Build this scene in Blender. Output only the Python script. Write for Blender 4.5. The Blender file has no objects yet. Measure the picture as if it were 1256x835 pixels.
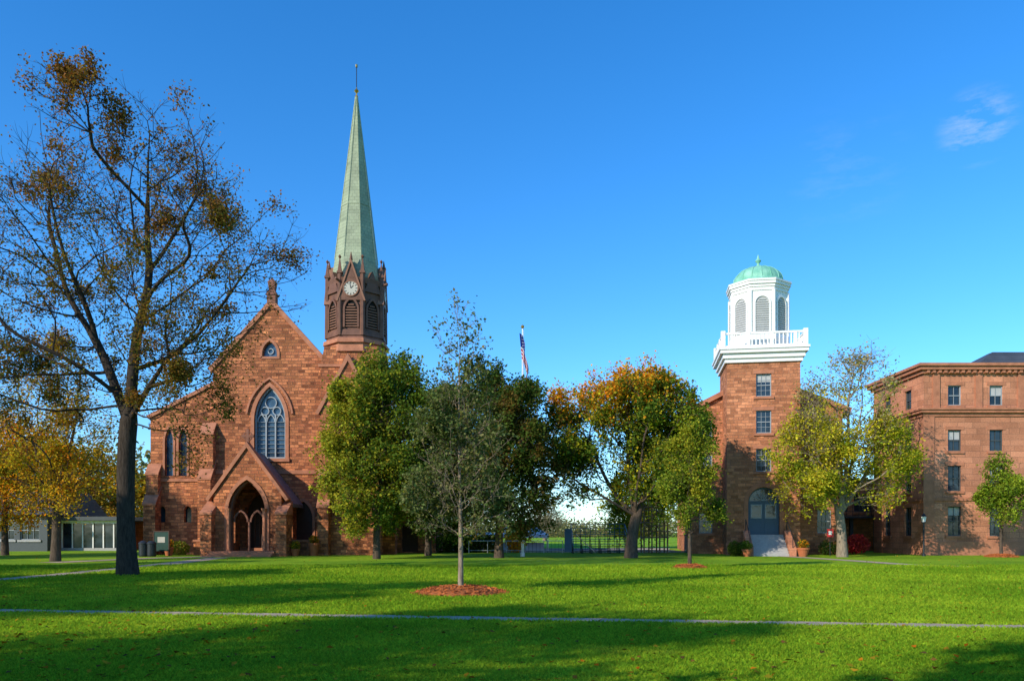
import bpy, math, random
import numpy as np
from mathutils import Vector, Matrix
from mathutils.geometry import tessellate_polygon
rng=np.random.RandomState(7); random.seed(7)
F=977.0
def X(px,D): return (px-628.0)/F*D
def Z(py,D): return 1.7+(652.0-py)/F*D
def GD(py): return 1.7*F/(py-652.0)
sc=bpy.context.scene
COL=sc.collection
# ------------------------------------------------------------------ materials
def newmat(name):
    m=bpy.data.materials.new(name); m.use_nodes=True
    nt=m.node_tree; nt.nodes.clear()
    o=nt.nodes.new('ShaderNodeOutputMaterial')
    return m,nt,o
def N(nt,t,**k):
    n=nt.nodes.new(t)
    for a,b in k.items(): setattr(n,a,b)
    return n
def setin(nt,sock,v):
    if isinstance(v,bpy.types.NodeSocket): nt.links.new(v,sock)
    elif isinstance(v,(tuple,list)) and len(v)==3 and sock.type=='RGBA': sock.default_value=(*v,1)
    else: sock.default_value=v
def mth(nt,op,a,b=0.0,c=None,clamp=False):
    n=N(nt,'ShaderNodeMath',operation=op); n.use_clamp=clamp
    setin(nt,n.inputs[0],a); setin(nt,n.inputs[1],b)
    if c is not None: setin(nt,n.inputs[2],c)
    return n.outputs[0]
def mixc(nt,f,a,b,mode='MIX'):
    n=N(nt,'ShaderNodeMix',data_type='RGBA',blend_type=mode)
    setin(nt,n.inputs[0],f); setin(nt,n.inputs[6],a); setin(nt,n.inputs[7],b)
    return n.outputs[2]
def noise(nt,scale,detail=4,vec=None,rough=0.55):
    n=N(nt,'ShaderNodeTexNoise'); n.inputs['Scale'].default_value=scale; n.inputs['Detail'].default_value=detail
    n.inputs['Roughness'].default_value=rough
    if vec is not None: nt.links.new(vec,n.inputs['Vector'])
    return n.outputs['Fac']
def ramp(nt,f,a,b,lo=0.0,hi=1.0):
    n=N(nt,'ShaderNodeMapRange'); setin(nt,n.inputs[0],f)
    n.inputs[1].default_value=a; n.inputs[2].default_value=b; n.inputs[3].default_value=lo; n.inputs[4].default_value=hi
    return n.outputs[0]
def princ(nt,o,col,rough=0.8,bump=None,bs=0.3,bd=0.02,metal=0.0,spec=0.3):
    p=N(nt,'ShaderNodeBsdfPrincipled'); setin(nt,p.inputs['Base Color'],col); setin(nt,p.inputs['Roughness'],rough)
    p.inputs['Metallic'].default_value=metal; p.inputs['Specular IOR Level'].default_value=spec
    if bump is not None:
        b=N(nt,'ShaderNodeBump'); b.inputs['Strength'].default_value=bs; b.inputs['Distance'].default_value=bd
        nt.links.new(bump,b.inputs['Height']); nt.links.new(b.outputs[0],p.inputs['Normal'])
    nt.links.new(p.outputs[0],o.inputs[0]); return p
def plain(name,c,rough=0.7,var=0.25,scale=3.0,bs=0.2,metal=0.0,spec=0.3):
    m,nt,o=newmat(name); g=N(nt,'ShaderNodeNewGeometry')
    n1=noise(nt,scale,5,g.outputs['Position']); n2=noise(nt,scale*9,3,g.outputs['Position'])
    f=mth(nt,'ADD',mth(nt,'MULTIPLY',n1,0.65),mth(nt,'MULTIPLY',n2,0.35))
    f=ramp(nt,f,0.3,0.7,1-var,1+var)
    cc=mixc(nt,1.0,c,f,'MULTIPLY')
    princ(nt,o,cc,rough,n2,bs,0.02,metal,spec); return m
def wallvec(nt):
    g=N(nt,'ShaderNodeNewGeometry'); s=N(nt,'ShaderNodeSeparateXYZ'); nt.links.new(g.outputs['Position'],s.inputs[0])
    sn=N(nt,'ShaderNodeSeparateXYZ'); nt.links.new(g.outputs['True Normal'],sn.inputs[0])
    ax=mth(nt,'ABSOLUTE',sn.outputs[0]); ay=mth(nt,'ABSOLUTE',sn.outputs[1])
    u=mth(nt,'ADD',mth(nt,'MULTIPLY',s.outputs[0],ay),mth(nt,'MULTIPLY',s.outputs[1],ax))
    return g,s,u
def stone(name,c1,c2,mort,bw,rh,bs=0.6,contrast=0.35,ms=0.02,stain=0.3,wob=0.05):
    m,nt,o=newmat(name); g,s,u=wallvec(nt)
    nz=noise(nt,1.3,2,g.outputs['Position']); wz=noise(nt,2.1,2,g.outputs['Position'])
    uu=mth(nt,'ADD',u,mth(nt,'MULTIPLY',nz,wob*1.5)); zz=mth(nt,'ADD',s.outputs[2],mth(nt,'MULTIPLY',wz,wob))
    def brick(du,dz,ca,cb,w=bw,h=rh):
        c=N(nt,'ShaderNodeCombineXYZ'); setin(nt,c.inputs[0],mth(nt,'ADD',uu,du)); setin(nt,c.inputs[1],mth(nt,'ADD',zz,dz))
        b=N(nt,'ShaderNodeTexBrick'); b.offset=0.5; b.squash=0.7; b.squash_frequency=3
        nt.links.new(c.outputs[0],b.inputs['Vector']); b.inputs['Scale'].default_value=1.0
        b.inputs['Brick Width'].default_value=w; b.inputs['Row Height'].default_value=h
        b.inputs['Mortar Size'].default_value=ms; b.inputs['Mortar Smooth'].default_value=0.3
        setin(nt,b.inputs['Color1'],ca); setin(nt,b.inputs['Color2'],cb); setin(nt,b.inputs['Mortar'],mort); return b
    b1=brick(0,0,c1,c2)
    b2=brick(bw*12,rh*18,(1-contrast,)*3,(1+contrast*0.8,)*3); b2.inputs['Mortar'].default_value=(1,1,1,1)
    st=ramp(nt,noise(nt,0.35,5,g.outputs['Position']),0.3,0.7,1-stain,1+stain*0.6)
    fine=noise(nt,11,4,g.outputs['Position'],0.7)
    col=mixc(nt,1.0,b1.outputs['Color'],b2.outputs['Color'],'MULTIPLY')
    col=mixc(nt,1.0,col,st,'MULTIPLY'); col=mixc(nt,1.0,col,ramp(nt,fine,0.3,0.7,0.72,1.25),'MULTIPLY')
    h=mth(nt,'ADD',mth(nt,'MULTIPLY',b1.outputs['Fac'],-0.8),mth(nt,'MULTIPLY',fine,0.9))
    sb=N(nt,'ShaderNodeSeparateColor'); nt.links.new(b2.outputs['Color'],sb.inputs[0])
    h=mth(nt,'ADD',h,mth(nt,'MULTIPLY',sb.outputs[0],0.6))
    princ(nt,o,col,0.92,h,bs,0.06,0,0.15); return m
M={}
M['church']=stone('rough_brownstone',(0.62,0.225,0.09),(0.34,0.11,0.05),(0.28,0.125,0.07),0.50,0.225,1.0,0.46,0.018,0.28,0.12)
M['hall']=stone('hall_brownstone',(0.58,0.235,0.11),(0.42,0.155,0.072),(0.36,0.17,0.10),0.50,0.22,0.7,0.34,0.014,0.24,0.06)
M['ashlar']=stone('smooth_brownstone',(0.58,0.25,0.14),(0.50,0.205,0.11),(0.32,0.15,0.09),1.1,0.42,0.35,0.16,0.016,0.30,0.0)
M['trim']=plain('brownstone_trim',(0.41,0.165,0.088),0.85,0.32,2.0)
M['trimdark']=plain('dark_stone',(0.22,0.095,0.06),0.85,0.35,2.0)
M['belfry']=plain('belfry_dark_brown',(0.15,0.066,0.038),0.6,0.4,2.0)
M['louver']=plain('louver_brown',(0.25,0.115,0.065),0.6,0.3,3.0)
M['white']=plain('white_paint',(0.80,0.79,0.74),0.45,0.06,1.5,0.05)
M['canvas']=plain('white_canvas',(0.76,0.76,0.74),0.8,0.05,1.5,0.05)
M['louvw']=plain('pale_louver',(0.42,0.42,0.40),0.5,0.1,2)
M['gold']=plain('gilt',(0.7,0.42,0.10),0.3,0.1,3,0,0.9)
M['darkint']=plain('dark_interior',(0.012,0.010,0.009),0.9,0.3)
M['wood']=plain('dark_wood',(0.06,0.03,0.02),0.6,0.3,4)
M['door']=plain('door_blue_paint',(0.06,0.10,0.14),0.45,0.1,2,0.05)
M['frame']=plain('window_frame_grey',(0.30,0.33,0.34),0.5,0.1,3,0.05)
M['framedark']=plain('window_frame_dark',(0.07,0.08,0.08),0.5,0.1,3,0.05)
M['granite']=plain('granite',(0.36,0.35,0.33),0.8,0.18,6)
M['concrete']=plain('path_concrete',(0.42,0.32,0.215),0.9,0.3,2.5)
M['asphalt']=plain('asphalt',(0.055,0.055,0.058),0.9,0.2,4)
M['metal']=plain('dark_metal',(0.03,0.035,0.04),0.45,0.15,5,0.05,0.3)
M['bluemetal']=plain('blue_metal',(0.06,0.12,0.20),0.4,0.15,5,0.05,0.2)
M['steel']=plain('pole_aluminium',(0.62,0.63,0.64),0.35,0.08,5,0.02,0.5)
M['terracotta']=plain('terracotta',(0.42,0.13,0.05),0.8,0.15,5)
M['mulch']=plain('bark_mulch',(0.42,0.12,0.03),0.95,0.6,9,0.9)
M['red']=plain('red_paint',(0.5,0.03,0.03),0.4,0.1)
M['timber']=plain('weathered_timber',(0.20,0.12,0.07),0.8,0.25,5)
M['greenboard']=plain('green_board',(0.02,0.06,0.045),0.5,0.1)
def slate(name,ca,cb,rh,axis=False,mort=0.5,bs=0.5):
    m,nt,o=newmat(name); g,s,u=wallvec(nt)
    c=N(nt,'ShaderNodeCombineXYZ'); 
    nt.links.new(u if axis else mth(nt,'ADD',s.outputs[1],mth(nt,'MULTIPLY',s.outputs[0],0.01)),c.inputs[0]); nt.links.new(s.outputs[2],c.inputs[1])
    b=N(nt,'ShaderNodeTexBrick'); nt.links.new(c.outputs[0],b.inputs['Vector']); b.inputs['Scale'].default_value=1
    b.inputs['Brick Width'].default_value=rh*1.3; b.inputs['Row Height'].default_value=rh; b.inputs['Mortar Size'].default_value=0.015
    setin(nt,b.inputs['Color1'],ca); setin(nt,b.inputs['Color2'],cb); setin(nt,b.inputs['Mortar'],tuple(v*mort for v in ca))
    n1=ramp(nt,noise(nt,0.8,5,g.outputs['Position']),0.3,0.7,0.75,1.2)
    col=mixc(nt,1,b.outputs['Color'],n1,'MULTIPLY')
    princ(nt,o,col,0.6,mth(nt,'MULTIPLY',b.outputs['Fac'],-1.0),bs,0.03,0,0.4); return m
M['slate']=slate('slate_roof',(0.15,0.17,0.20),(0.09,0.105,0.13),0.28)
M['slatedark']=slate('dark_slate_roof',(0.075,0.08,0.085),(0.05,0.055,0.06),0.28)
M['spire']=slate('spire_copper_slate',(0.275,0.315,0.19),(0.32,0.355,0.22),0.26,True,0.75,0.3)
def copper():
    m,nt,o=newmat('green_copper'); g=N(nt,'ShaderNodeNewGeometry')
    f=ramp(nt,noise(nt,1.6,5,g.outputs['Position']),0.35,0.65)
    princ(nt,o,mixc(nt,f,(0.16,0.43,0.30),(0.28,0.56,0.41)),0.6,noise(nt,8,3,g.outputs['Position']),0.1); return m
M['copper']=copper()
def glass(name,c,rough=0.08,spec=0.6):
    m,nt,o=newmat(name); g=N(nt,'ShaderNodeNewGeometry')
    f=ramp(nt,noise(nt,0.9,2,g.outputs['Position']),0.35,0.65,0.5,1.6)
    princ(nt,o,mixc(nt,1,c,f,'MULTIPLY'),rough,noise(nt,1.5,1,g.outputs['Position']),0.06,0.05,0,spec); return m
M['glass']=glass('window_glass',(0.02,0.03,0.04)); M['stained']=glass('leaded_glass',(0.035,0.075,0.12),0.25)
M['clock']=plain('clock_face_paint',(0.46,0.43,0.35),0.5,0.08)
def attrmat(name,trans=0.35,tint=(1.3,1.2,0.6)):
    m,nt,o=newmat(name); a=N(nt,'ShaderNodeAttribute'); a.attribute_name='Col'
    d=N(nt,'ShaderNodeBsdfDiffuse'); t=N(nt,'ShaderNodeBsdfTranslucent'); mx=N(nt,'ShaderNodeMixShader'); mx.inputs[0].default_value=trans
    nt.links.new(a.outputs['Color'],d.inputs[0]); nt.links.new(mixc(nt,1,a.outputs['Color'],tint,'MULTIPLY'),t.inputs[0])
    nt.links.new(d.outputs[0],mx.inputs[1]); nt.links.new(t.outputs[0],mx.inputs[2]); nt.links.new(mx.outputs[0],o.inputs[0]); return m
M['leaf']=attrmat('leaves',0.38); M['cloth']=attrmat('flag_cloth',0.25,(1,1,1)); M['litter']=attrmat('fallen_leaf',0.1)
def barkm(name,c):
    m,nt,o=newmat(name); g=N(nt,'ShaderNodeNewGeometry'); mp=N(nt,'ShaderNodeMapping'); mp.inputs['Scale'].default_value=(6,6,1.2)
    nt.links.new(g.outputs['Position'],mp.inputs[0]); n=noise(nt,2.5,6,mp.outputs[0],0.7)
    princ(nt,o,mixc(nt,1,c,ramp(nt,n,0.3,0.7,0.45,1.45),'MULTIPLY'),0.95,n,0.9,0.05,0,0.1); return m
M['bark']=barkm('bark',(0.10,0.072,0.052)); M['barklight']=barkm('pale_bark',(0.28,0.22,0.155)); M['barkdark']=barkm('dark_bark',(0.055,0.043,0.033))
def grassnodes(nt,vec):
    a=ramp(nt,noise(nt,0.16,4,vec),0.38,0.62); b=ramp(nt,noise(nt,1.1,5,vec,0.7),0.35,0.65); c=ramp(nt,noise(nt,14,4,vec,0.75),0.3,0.7)
    col=mixc(nt,a,(0.20,0.37,0.018),(0.37,0.54,0.03)); col=mixc(nt,mth(nt,'MULTIPLY',b,0.6),col,(0.15,0.29,0.016))
    d=ramp(nt,noise(nt,0.5,3,vec,0.6),0.58,0.72,0,.35); col=mixc(nt,d,col,(0.44,0.43,0.05))
    return mixc(nt,1,col,ramp(nt,c,0,1,0.66,1.22),'MULTIPLY'),c
def lawn():
    m,nt,o=newmat('lawn_ground'); g=N(nt,'ShaderNodeNewGeometry'); col,c=grassnodes(nt,g.outputs['Position'])
    princ(nt,o,col,0.95,c,0.8,0.05,0,0.05); return m
M['lawn']=lawn()
def blades():
    m,nt,o=newmat('grass_blades'); g=N(nt,'ShaderNodeNewGeometry'); col,c=grassnodes(nt,g.outputs['Position'])
    a=N(nt,'ShaderNodeAttribute'); a.attribute_name='Col'
    col=mixc(nt,1,col,a.outputs['Color'],'MULTIPLY')
    d=N(nt,'ShaderNodeBsdfDiffuse'); t=N(nt,'ShaderNodeBsdfTranslucent'); mx=N(nt,'ShaderNodeMixShader'); mx.inputs[0].default_value=0.45
    nt.links.new(col,d.inputs[0]); nt.links.new(col,t.inputs[0]); nt.links.new(d.outputs[0],mx.inputs[1]); nt.links.new(t.outputs[0],mx.inputs[2]); nt.links.new(mx.outputs[0],o.inputs[0]); return m
M['blades']=blades()
# ------------------------------------------------------------------ mesh helpers
def np_mesh(name,V,Fc,mat,col=None,parent=None,loc=(0,0,0),smooth=False):
    me=bpy.data.meshes.new(name); V=np.asarray(V,dtype=np.float32)-np.asarray(loc,dtype=np.float32)
    me.vertices.add(len(V)); me.vertices.foreach_set('co',V.ravel())
    idx=np.concatenate([f.ravel() for f in Fc]).astype(np.int32)
    tot=np.concatenate([np.full(len(f),f.shape[1]) for f in Fc]).astype(np.int32)
    st=np.concatenate([[0],np.cumsum(tot)[:-1]]).astype(np.int32)
    me.loops.add(len(idx)); me.loops.foreach_set('vertex_index',idx)
    me.polygons.add(len(tot)); me.polygons.foreach_set('loop_start',st)
    try: me.polygons.foreach_set('loop_total',tot)
    except Exception: pass
    if smooth: me.polygons.foreach_set('use_smooth',np.ones(len(tot),dtype=bool))
    if col is not None:
        a=me.color_attributes.new('Col','FLOAT_COLOR','POINT')
        c=np.ones((len(V),4),dtype=np.float32); c[:,:3]=col; a.data.foreach_set('color',c.ravel())
    me.update(calc_edges=True); me.materials.append(mat)
    ob=bpy.data.objects.new(name,me); COL.objects.link(ob); ob.location=loc if parent is None else (0,0,0)
    if parent is not None: ob.parent=parent
    return ob
def empty(name,loc):
    e=bpy.data.objects.new(name,None); e.location=loc; e.empty_display_size=0.5; COL.objects.link(e); return e
VX=Vector((1,0,0)); VY=Vector((0,1,0)); VZ=Vector((0,0,1))
def FR(y): return (Vector((0,y,0)),VX,VY)
class Bld:
    def __init__(s,name,loc): s.name=name; s.loc=Vector(loc); s.parts={}
    def add(s,part,mat,verts,faces):
        p=s.parts.setdefault(part,([],[],[],[]))
        if mat not in p[3]: p[3].append(mat)
        mi=p[3].index(mat); o=len(p[0]); p[0].extend(verts)
        for f in faces: p[1].append([i+o for i in f]); p[2].append(mi)
    def prism(s,part,mat,loops,fr,t0,t1):
        o,u,n=fr; pts=[q for l in loops for q in l]
        tri=tessellate_polygon([[Vector((a,b,0)) for a,b in l] for l in loops])
        k=len(pts); V=[o+u*a+VZ*b+n*t0 for a,b in pts]+[o+u*a+VZ*b+n*t1 for a,b in pts]
        Fs=[tuple(t) for t in tri]+[tuple(i+k for i in reversed(t)) for t in tri]
        st=0
        for l in loops:
            m=len(l)
            for i in range(m):
                a=st+i; b=st+(i+1)%m; Fs.append((a,b,b+k,a+k))
            st+=m
        s.add(part,mat,V,Fs)
    def box(s,part,mat,x0,x1,y0,y1,z0,z1):
        V=[Vector((x,y,z)) for x in (x0,x1) for y in (y0,y1) for z in (z0,z1)]
        s.add(part,mat,V,[(0,1,3,2),(4,6,7,5),(0,4,5,1),(2,3,7,6),(0,2,6,4),(1,5,7,3)])
    def frus(s,part,mat,cx,cy,z0,z1,r0,r1,n=8,rot=None,sy=1.0):
        if rot is None: rot=math.pi/n
        V=[]
        for z,r in ((z0,r0),(z1,r1)):
            for i in range(n):
                a=rot+2*math.pi*i/n; V.append(Vector((cx+r*math.cos(a),cy+sy*r*math.sin(a),z)))
        Fs=[(i,(i+1)%n,n+(i+1)%n,n+i) for i in range(n)]+[tuple(reversed(range(n))),tuple(range(n,2*n))]
        s.add(part,mat,V,Fs)
    def tube(s,part,mat,p,q,r,n=6):
        p=Vector(p);q=Vector(q); d=(q-p).normalized(); a=d.cross(Vector((0.31,0.2,0.93))).normalized(); b=d.cross(a)
        V=[c+(a*math.cos(2*math.pi*i/n)+b*math.sin(2*math.pi*i/n))*r for c in (p,q) for i in range(n)]
        s.add(part,mat,V,[(i,(i+1)%n,n+(i+1)%n,n+i) for i in range(n)]+[tuple(reversed(range(n))),tuple(range(n,2*n))])
    def lathe(s,part,mat,cx,cy,prof,n=24):
        V=[];Fs=[]
        for r,z in prof:
            for i in range(n):
                a=2*math.pi*i/n; V.append(Vector((cx+r*math.cos(a),cy+r*math.sin(a),z)))
        for j in range(len(prof)-1):
            for i in range(n):
                k=(i+1)%n; Fs.append((j*n+i,j*n+k,(j+1)*n+k,(j+1)*n+i))
        Fs.append(tuple(reversed(range(n)))); Fs.append(tuple(range((len(prof)-1)*n,len(prof)*n)))
        s.add(part,mat,V,Fs)
    def band(s,part,mat,pts,w,fr,t0,t1,side=0):
        P=[Vector(p) for p in pts]; L=[];R=[]
        for i,p in enumerate(P):
            d0=(P[i]-P[i-1]).normalized() if i>0 else (P[1]-P[0]).normalized()
            d1=(P[i+1]-P[i]).normalized() if i<len(P)-1 else d0
            n=Vector((-(d0.y+d1.y),d0.x+d1.x)).normalized(); c=max(0.4,n.dot(Vector((-d1.y,d1.x))))
            a=w/c
            if side==0: L.append(p+n*a/2); R.append(p-n*a/2)
            else: L.append(p+n*a*(1 if side>0 else -1)); R.append(p)
        s.prism(part,mat,[[tuple(v) for v in L]+[tuple(v) for v in reversed(R)]],fr,t0,t1)
    def done(s,join=False):
        import bmesh
        par=None if join else empty(s.name,s.loc)
        items=s.parts.items()
        if join:
            V=[];Fs=[];mi=[];ms=[]
            for k,(v,f,m,mm) in s.parts.items():
                o=len(V);V+=v;Fs+=[[i+o for i in q] for q in f]
                for a in m:
                    if mm[a] not in ms: ms.append(mm[a])
                    mi.append(ms.index(mm[a]))
            items=[(s.name,(V,Fs,mi,ms))]
        for k,(v,f,m,mm) in items:
            me=bpy.data.meshes.new(k); me.from_pydata([tuple(q-s.loc) for q in v],[],f)
            for x in mm: me.materials.append(M[x])
            me.polygons.foreach_set('material_index',m)
            bm=bmesh.new(); bm.from_mesh(me); bmesh.ops.recalc_face_normals(bm,faces=bm.faces); bm.to_mesh(me); bm.free(); me.update()
            ob=bpy.data.objects.new(k,me); COL.objects.link(ob)
            if par: ob.parent=par
            else: ob.location=s.loc
        return par
def rect(cx,z0,w,h): return [(cx-w/2,z0),(cx+w/2,z0),(cx+w/2,z0+h),(cx-w/2,z0+h)]
def arch(cx,z0,w,zs,zt,n=8,closed=True):
    a=w/2; h=max(zt-zs,a); R=(h*h+a*a)/(2*a); c=-a+R
    th=math.acos(max(-1,min(1,-c/R))) if h>a else math.pi/2
    left=[]
    for i in range(n+1):
        t=math.pi+(th-math.pi)*i/n
        left.append((c+R*math.cos(t), R*math.sin(t)*(zt-zs)/h))
    left[-1]=(0,zt-zs)
    L=[(cx+x,zs+z) for x,z in left]; Rr=[(cx-x,zs+z) for x,z in reversed(left[:-1])]
    return [(cx-a,z0)]+L+Rr+[(cx+a,z0)]
def scale_loop(l,cx,cz,k): return [(cx+(x-cx)*k,cz+(z-cz)*k) for x,z in l]
def surround(b,mat,fr,cx,z0,w,zs,zt,bw,t0,t1,part='arch_surrounds'):
    i=arch(cx,z0,w,zs,zt); o=arch(cx,z0,w+2*bw,zs,zt+bw*1.25)
    loop=[o[0]]+o[1:]+list(reversed(i))
    b.prism(part,mat,[loop],fr,t0,t1)
def sash(b,fr,cx,z0,w,h,fm='frame',cols=2,rows=4,lint='trim',blind=None):
    b.prism('window_glass','glass',[rect(cx,z0+0.001,w,h)],fr,0.20,0.24)
    f=0.07
    b.prism('window_frames',fm,[rect(cx,z0+.002,w-.004,h-.004),rect(cx,z0+f,w-2*f,h-2*f)],fr,0.10,0.19)
    b.prism('window_frames',fm,[rect(cx,z0+h/2-.03,w-2*f-.002,.06)],fr,0.12,0.185)
    for i in range(1,cols+1):
        x=cx-w/2+f+(w-2*f)*i/(cols+1); b.prism('window_frames',fm,[rect(x,z0+f+.002,.025,h-2*f-.004)],fr,0.14,0.182)
    for j in range(1,rows):
        if j*2==rows: continue
        z=z0+f+(h-2*f)*j/rows; b.prism('window_frames',fm,[rect(cx,z-.0125,w-2*f-.004,.025)],fr,0.145,0.184)
    if blind: b.prism('window_blinds','louvw',[rect(cx,z0+h*(1-blind),w-2*f,h*blind-f)],fr,0.186,0.198)
    b.prism('sills',lint,[rect(cx,z0-.18,w+.36,.18)],fr,-0.10,0.12)
    b.prism('lintels',lint,[rect(cx,z0+h,w+.4,.26)],fr,-0.03,0.1)
# ------------------------------------------------------------------ church
def church():
    b=Bld('stone_church',(-18,60,0)); D=60; yf=60.0; fr=FR(yf)
    xl,xc,xr=-22.5,-18.1,-13.7; ze=14.0; za=Z(374,60)
    bw=dict(cx=X(331,60),z0=Z(562,60),w=2.35,zs=Z(515,60),zt=Z(474,60))
    holes=[arch(bw['cx'],bw['z0'],bw['w'],bw['zs'],bw['zt'])]
    tw=arch(X(331,60),Z(437,60),1.05,Z(433,60),Z(419,60)); holes.append(tw)
    holes.append(arch(X(372,60),0.6,1.4,2.7,4.0))
    holes.append(arch(-18.9,0.4,2.2,3.0,4.6))
    b.prism('walls','church',[[(xl,0),(xr,0),(xr,ze),(xc,za),(xl,ze)]]+holes,fr,0,0.6)
    b.box('walls','church',xl,xr,60.62,93,0,ze-.5)
    b.band('gable_coping','trim',[(xl-.15,ze-.25),(xc,za+.02),(xr+.15,ze-.25)],0.32,fr,-0.12,0.75,side=1)
    b.prism('roof','slate',[[(xl-.35,ze-.4),(xc,za-.15),(xr+.35,ze-.4),(xr+.35,ze-.7),(xc,za-.5),(xl-.35,ze-.7)]],fr,0.78,33)
    b.box('gable_finial','trimdark',xc-.32,xc+.32,59.85,60.5,za+.1,za+.75); b.frus('gable_finial','trimdark',xc,60.2,za+.75,za+1.15,.6,.28,4)
    b.frus('gable_finial','trimdark',xc,60.2,za+1.15,za+1.75,.3,.42,4); b.frus('gable_finial','trimdark',xc,60.2,za+1.75,za+2.05,.42,.08,4)
    c=bw; b.prism('window_glass','stained',[arch(c['cx'],c['z0'],c['w'],c['zs'],c['zt'])],fr,0.40,0.45)
    surround(b,'trim',fr,c['cx'],c['z0'],c['w'],c['zs'],c['zt'],.26,-.06,.12)
    oo=arch(c['cx'],c['z0'],c['w']+1.15,c['zs'],c['zt']+.62); 
    b.band('hood_mould','trim',oo[2:-2],.14,fr,-.14,.05)
    ii=arch(c['cx'],c['z0']+.0,c['w']-.012,c['zs'],c['zt']-.01); i2=arch(c['cx'],c['z0']+.12,c['w']-.24,c['zs'],c['zt']-.16)
    b.prism('window_tracery','frame',[ii,i2],fr,.20,.38)
    x0=c['cx']-c['w']/2+.12; W=c['w']-.24
    for i in (1,2):
        b.prism('window_tracery','frame',[rect(x0+W*i/3,c['z0']+.12,.10,c['zs']-c['z0']+.35)],fr,.22,.37)
    for j in range(3):
        cx=x0+W*(j+.5)/3; a=arch(cx,c['zs']-.1,W/3-.12,c['zs']-.1,c['zs']+.45)
        b.band('window_tracery','frame',a[1:-1],.07,fr,.24,.365)
    for (ox,oz,r) in ((0,1.35,.42),(-.45,.72,.3),(.45,.72,.3)):
        pts=[(c['cx']+ox+r*math.cos(t),c['zs']+oz+r*math.sin(t)) for t in [2*math.pi*k/16 for k in range(17)]]
        b.band('window_tracery','frame',pts,.07,fr,.25,.36)
    for k in range(1,9):
        z=c['z0']+.12+k*.33; b.prism('window_tracery','frame',[rect(c['cx'],z,W-.01,.025)],fr,.30,.375)
    b.box('sills','trim',c['cx']-1.5,c['cx']+1.5,59.85,60.1,c['z0']-.25,c['z0'])
    b.prism('window_glass','stained',[scale_loop(tw,X(331,60),Z(430,60),1.02)],fr,.3,.33); 
    b.band('arch_surrounds','trim',[(q[0],q[1]) for q in scale_loop(tw,X(331,60),Z(430,60),1.25)]+[scale_loop(tw,X(331,60),Z(430,60),1.25)[0]],.18,fr,-.07,.1)
    b.band('window_tracery','frame',[(X(331,60)+.2*math.cos(t),Z(430,60)+.2*math.sin(t)) for t in [2*math.pi*k/12 for k in range(13)]],.07,fr,.2,.28)
    b.box('string_courses','trim',xl,-14.4,59.9,60.05,6.05,6.35)
    xa=X(182,60); fa=FR(60.35); za0,za1=Z(512,60),Z(472,60)
    lz=[arch(X(p,60),Z(583,60),.62,Z(540,60),Z(524,60)) for p in (205,222)]
    d1=[arch(X(p,60),Z(640,60),.55,Z(626,60),Z(620,60)) for p in (196,228)]
    b.prism('aisle_walls','church',[[(xa,0),(xl-.002,0),(xl-.002,za1),(xa,za0)]]+lz+d1,fa,0,.5)
    b.box('aisle_walls','church',xa,xl-.002,60.87,88,0,za0-.1)
    for l,p in zip(lz,(205,222)):
        b.prism('window_glass','stained',[l],fa,.3,.34); surround(b,'trim',fa,X(p,60),Z(583,60),.62,Z(540,60),Z(524,60),.16,-.05,.1)
    for l in d1: b.prism('window_glass','glass',[l],fa,.3,.34)
    b.band('gable_coping','trim',[(xa-.15,za0-.05),(xl,za1+.08)],.26,fa,-.12,.6,side=1)
    b.prism('roof','slate',[[(xa-.4,za0-.4),(xl,za1-.2),(xl,za1-.5),(xa-.4,za0-.7)]],fa,.62,28)
    b.box('string_courses','trim',xa-.01,xl-.6,60.25,60.4,Z(590,60),Z(590,60)+.2)
    def butt(x0,x1,zt,proj,yb=60.0,steps=2):
        for k in range(steps):
            z1=zt*(1-.38*k); p=proj*(.55+.45*k)
            prof=[(yb-p,0),(yb,0),(yb,z1+p*1.3),(yb-p,z1)]
            b.prism('buttresses','church',[prof],(Vector((x0+.002*k,0,0)),VY,VX),0,x1-x0-.004*k)
            cap=[(yb-p-.06,z1-.04),(yb-p-.06,z1+.1),(yb-.001,z1+p*1.3+.14),(yb-.001,z1+p*1.3)]
            b.prism('buttresses','trim',[cap],(Vector((x0-.06,0,0)),VY,VX),0,x1-x0+.12)
    butt(xl-.75,xl+.2,9.0,1.1); butt(xa-.1,xa+.8,6.0,1.0,60.35)
    tx0,tx1,ty0,ty1=X(393,59),X(467,59),59.0,63.55
    tcx,tcy=(tx0+tx1)/2,(ty0+ty1)/2
    b.box('tower','church',tx0,tx1,ty0,ty1,0,13.9)
    h=(tx1-tx0)/2
    b.frus('tower','trim',tcx,tcy,13.9,14.1,(h+.14)*1.4142,(h+.14)*1.4142,4)
    b.frus('tower','church',tcx,tcy,14.1,15.5,h*1.4142,2.0*1.4142,4)
    b.frus('tower','trim',tcx,tcy,15.1,15.75,2.45,2.32,8); b.frus('tower','trim',tcx,tcy,15.75,16.05,2.55,2.5,8); b.frus('tower','trimdark',tcx,tcy,16.05,16.3,2.35,2.25,8)
    gf=FR(58.35); g0,g1=X(393,58.4),X(459,58.4); ga=(X(427,58.4),Z(443,58.4)); gs=Z(506,58.4); gs2=Z(506,58.4)
    sl=[arch(X(428,58.4),8.6,.35,10.0,10.6),arch(X(428,58.4),4.2,.35,5.2,5.8)]
    b.prism('tower_gable','church',[[(g0,0),(g1,0),(g1,gs2),ga,(g0,gs)]]+sl,gf,0,.64)
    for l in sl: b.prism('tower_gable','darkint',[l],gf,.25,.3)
    b.band('gable_coping','trim',[(g0-.12,gs-.15),(ga[0],ga[1]+.02),(g1+.12,gs2-.15)],.26,gf,-.12,.66,side=1)
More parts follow.
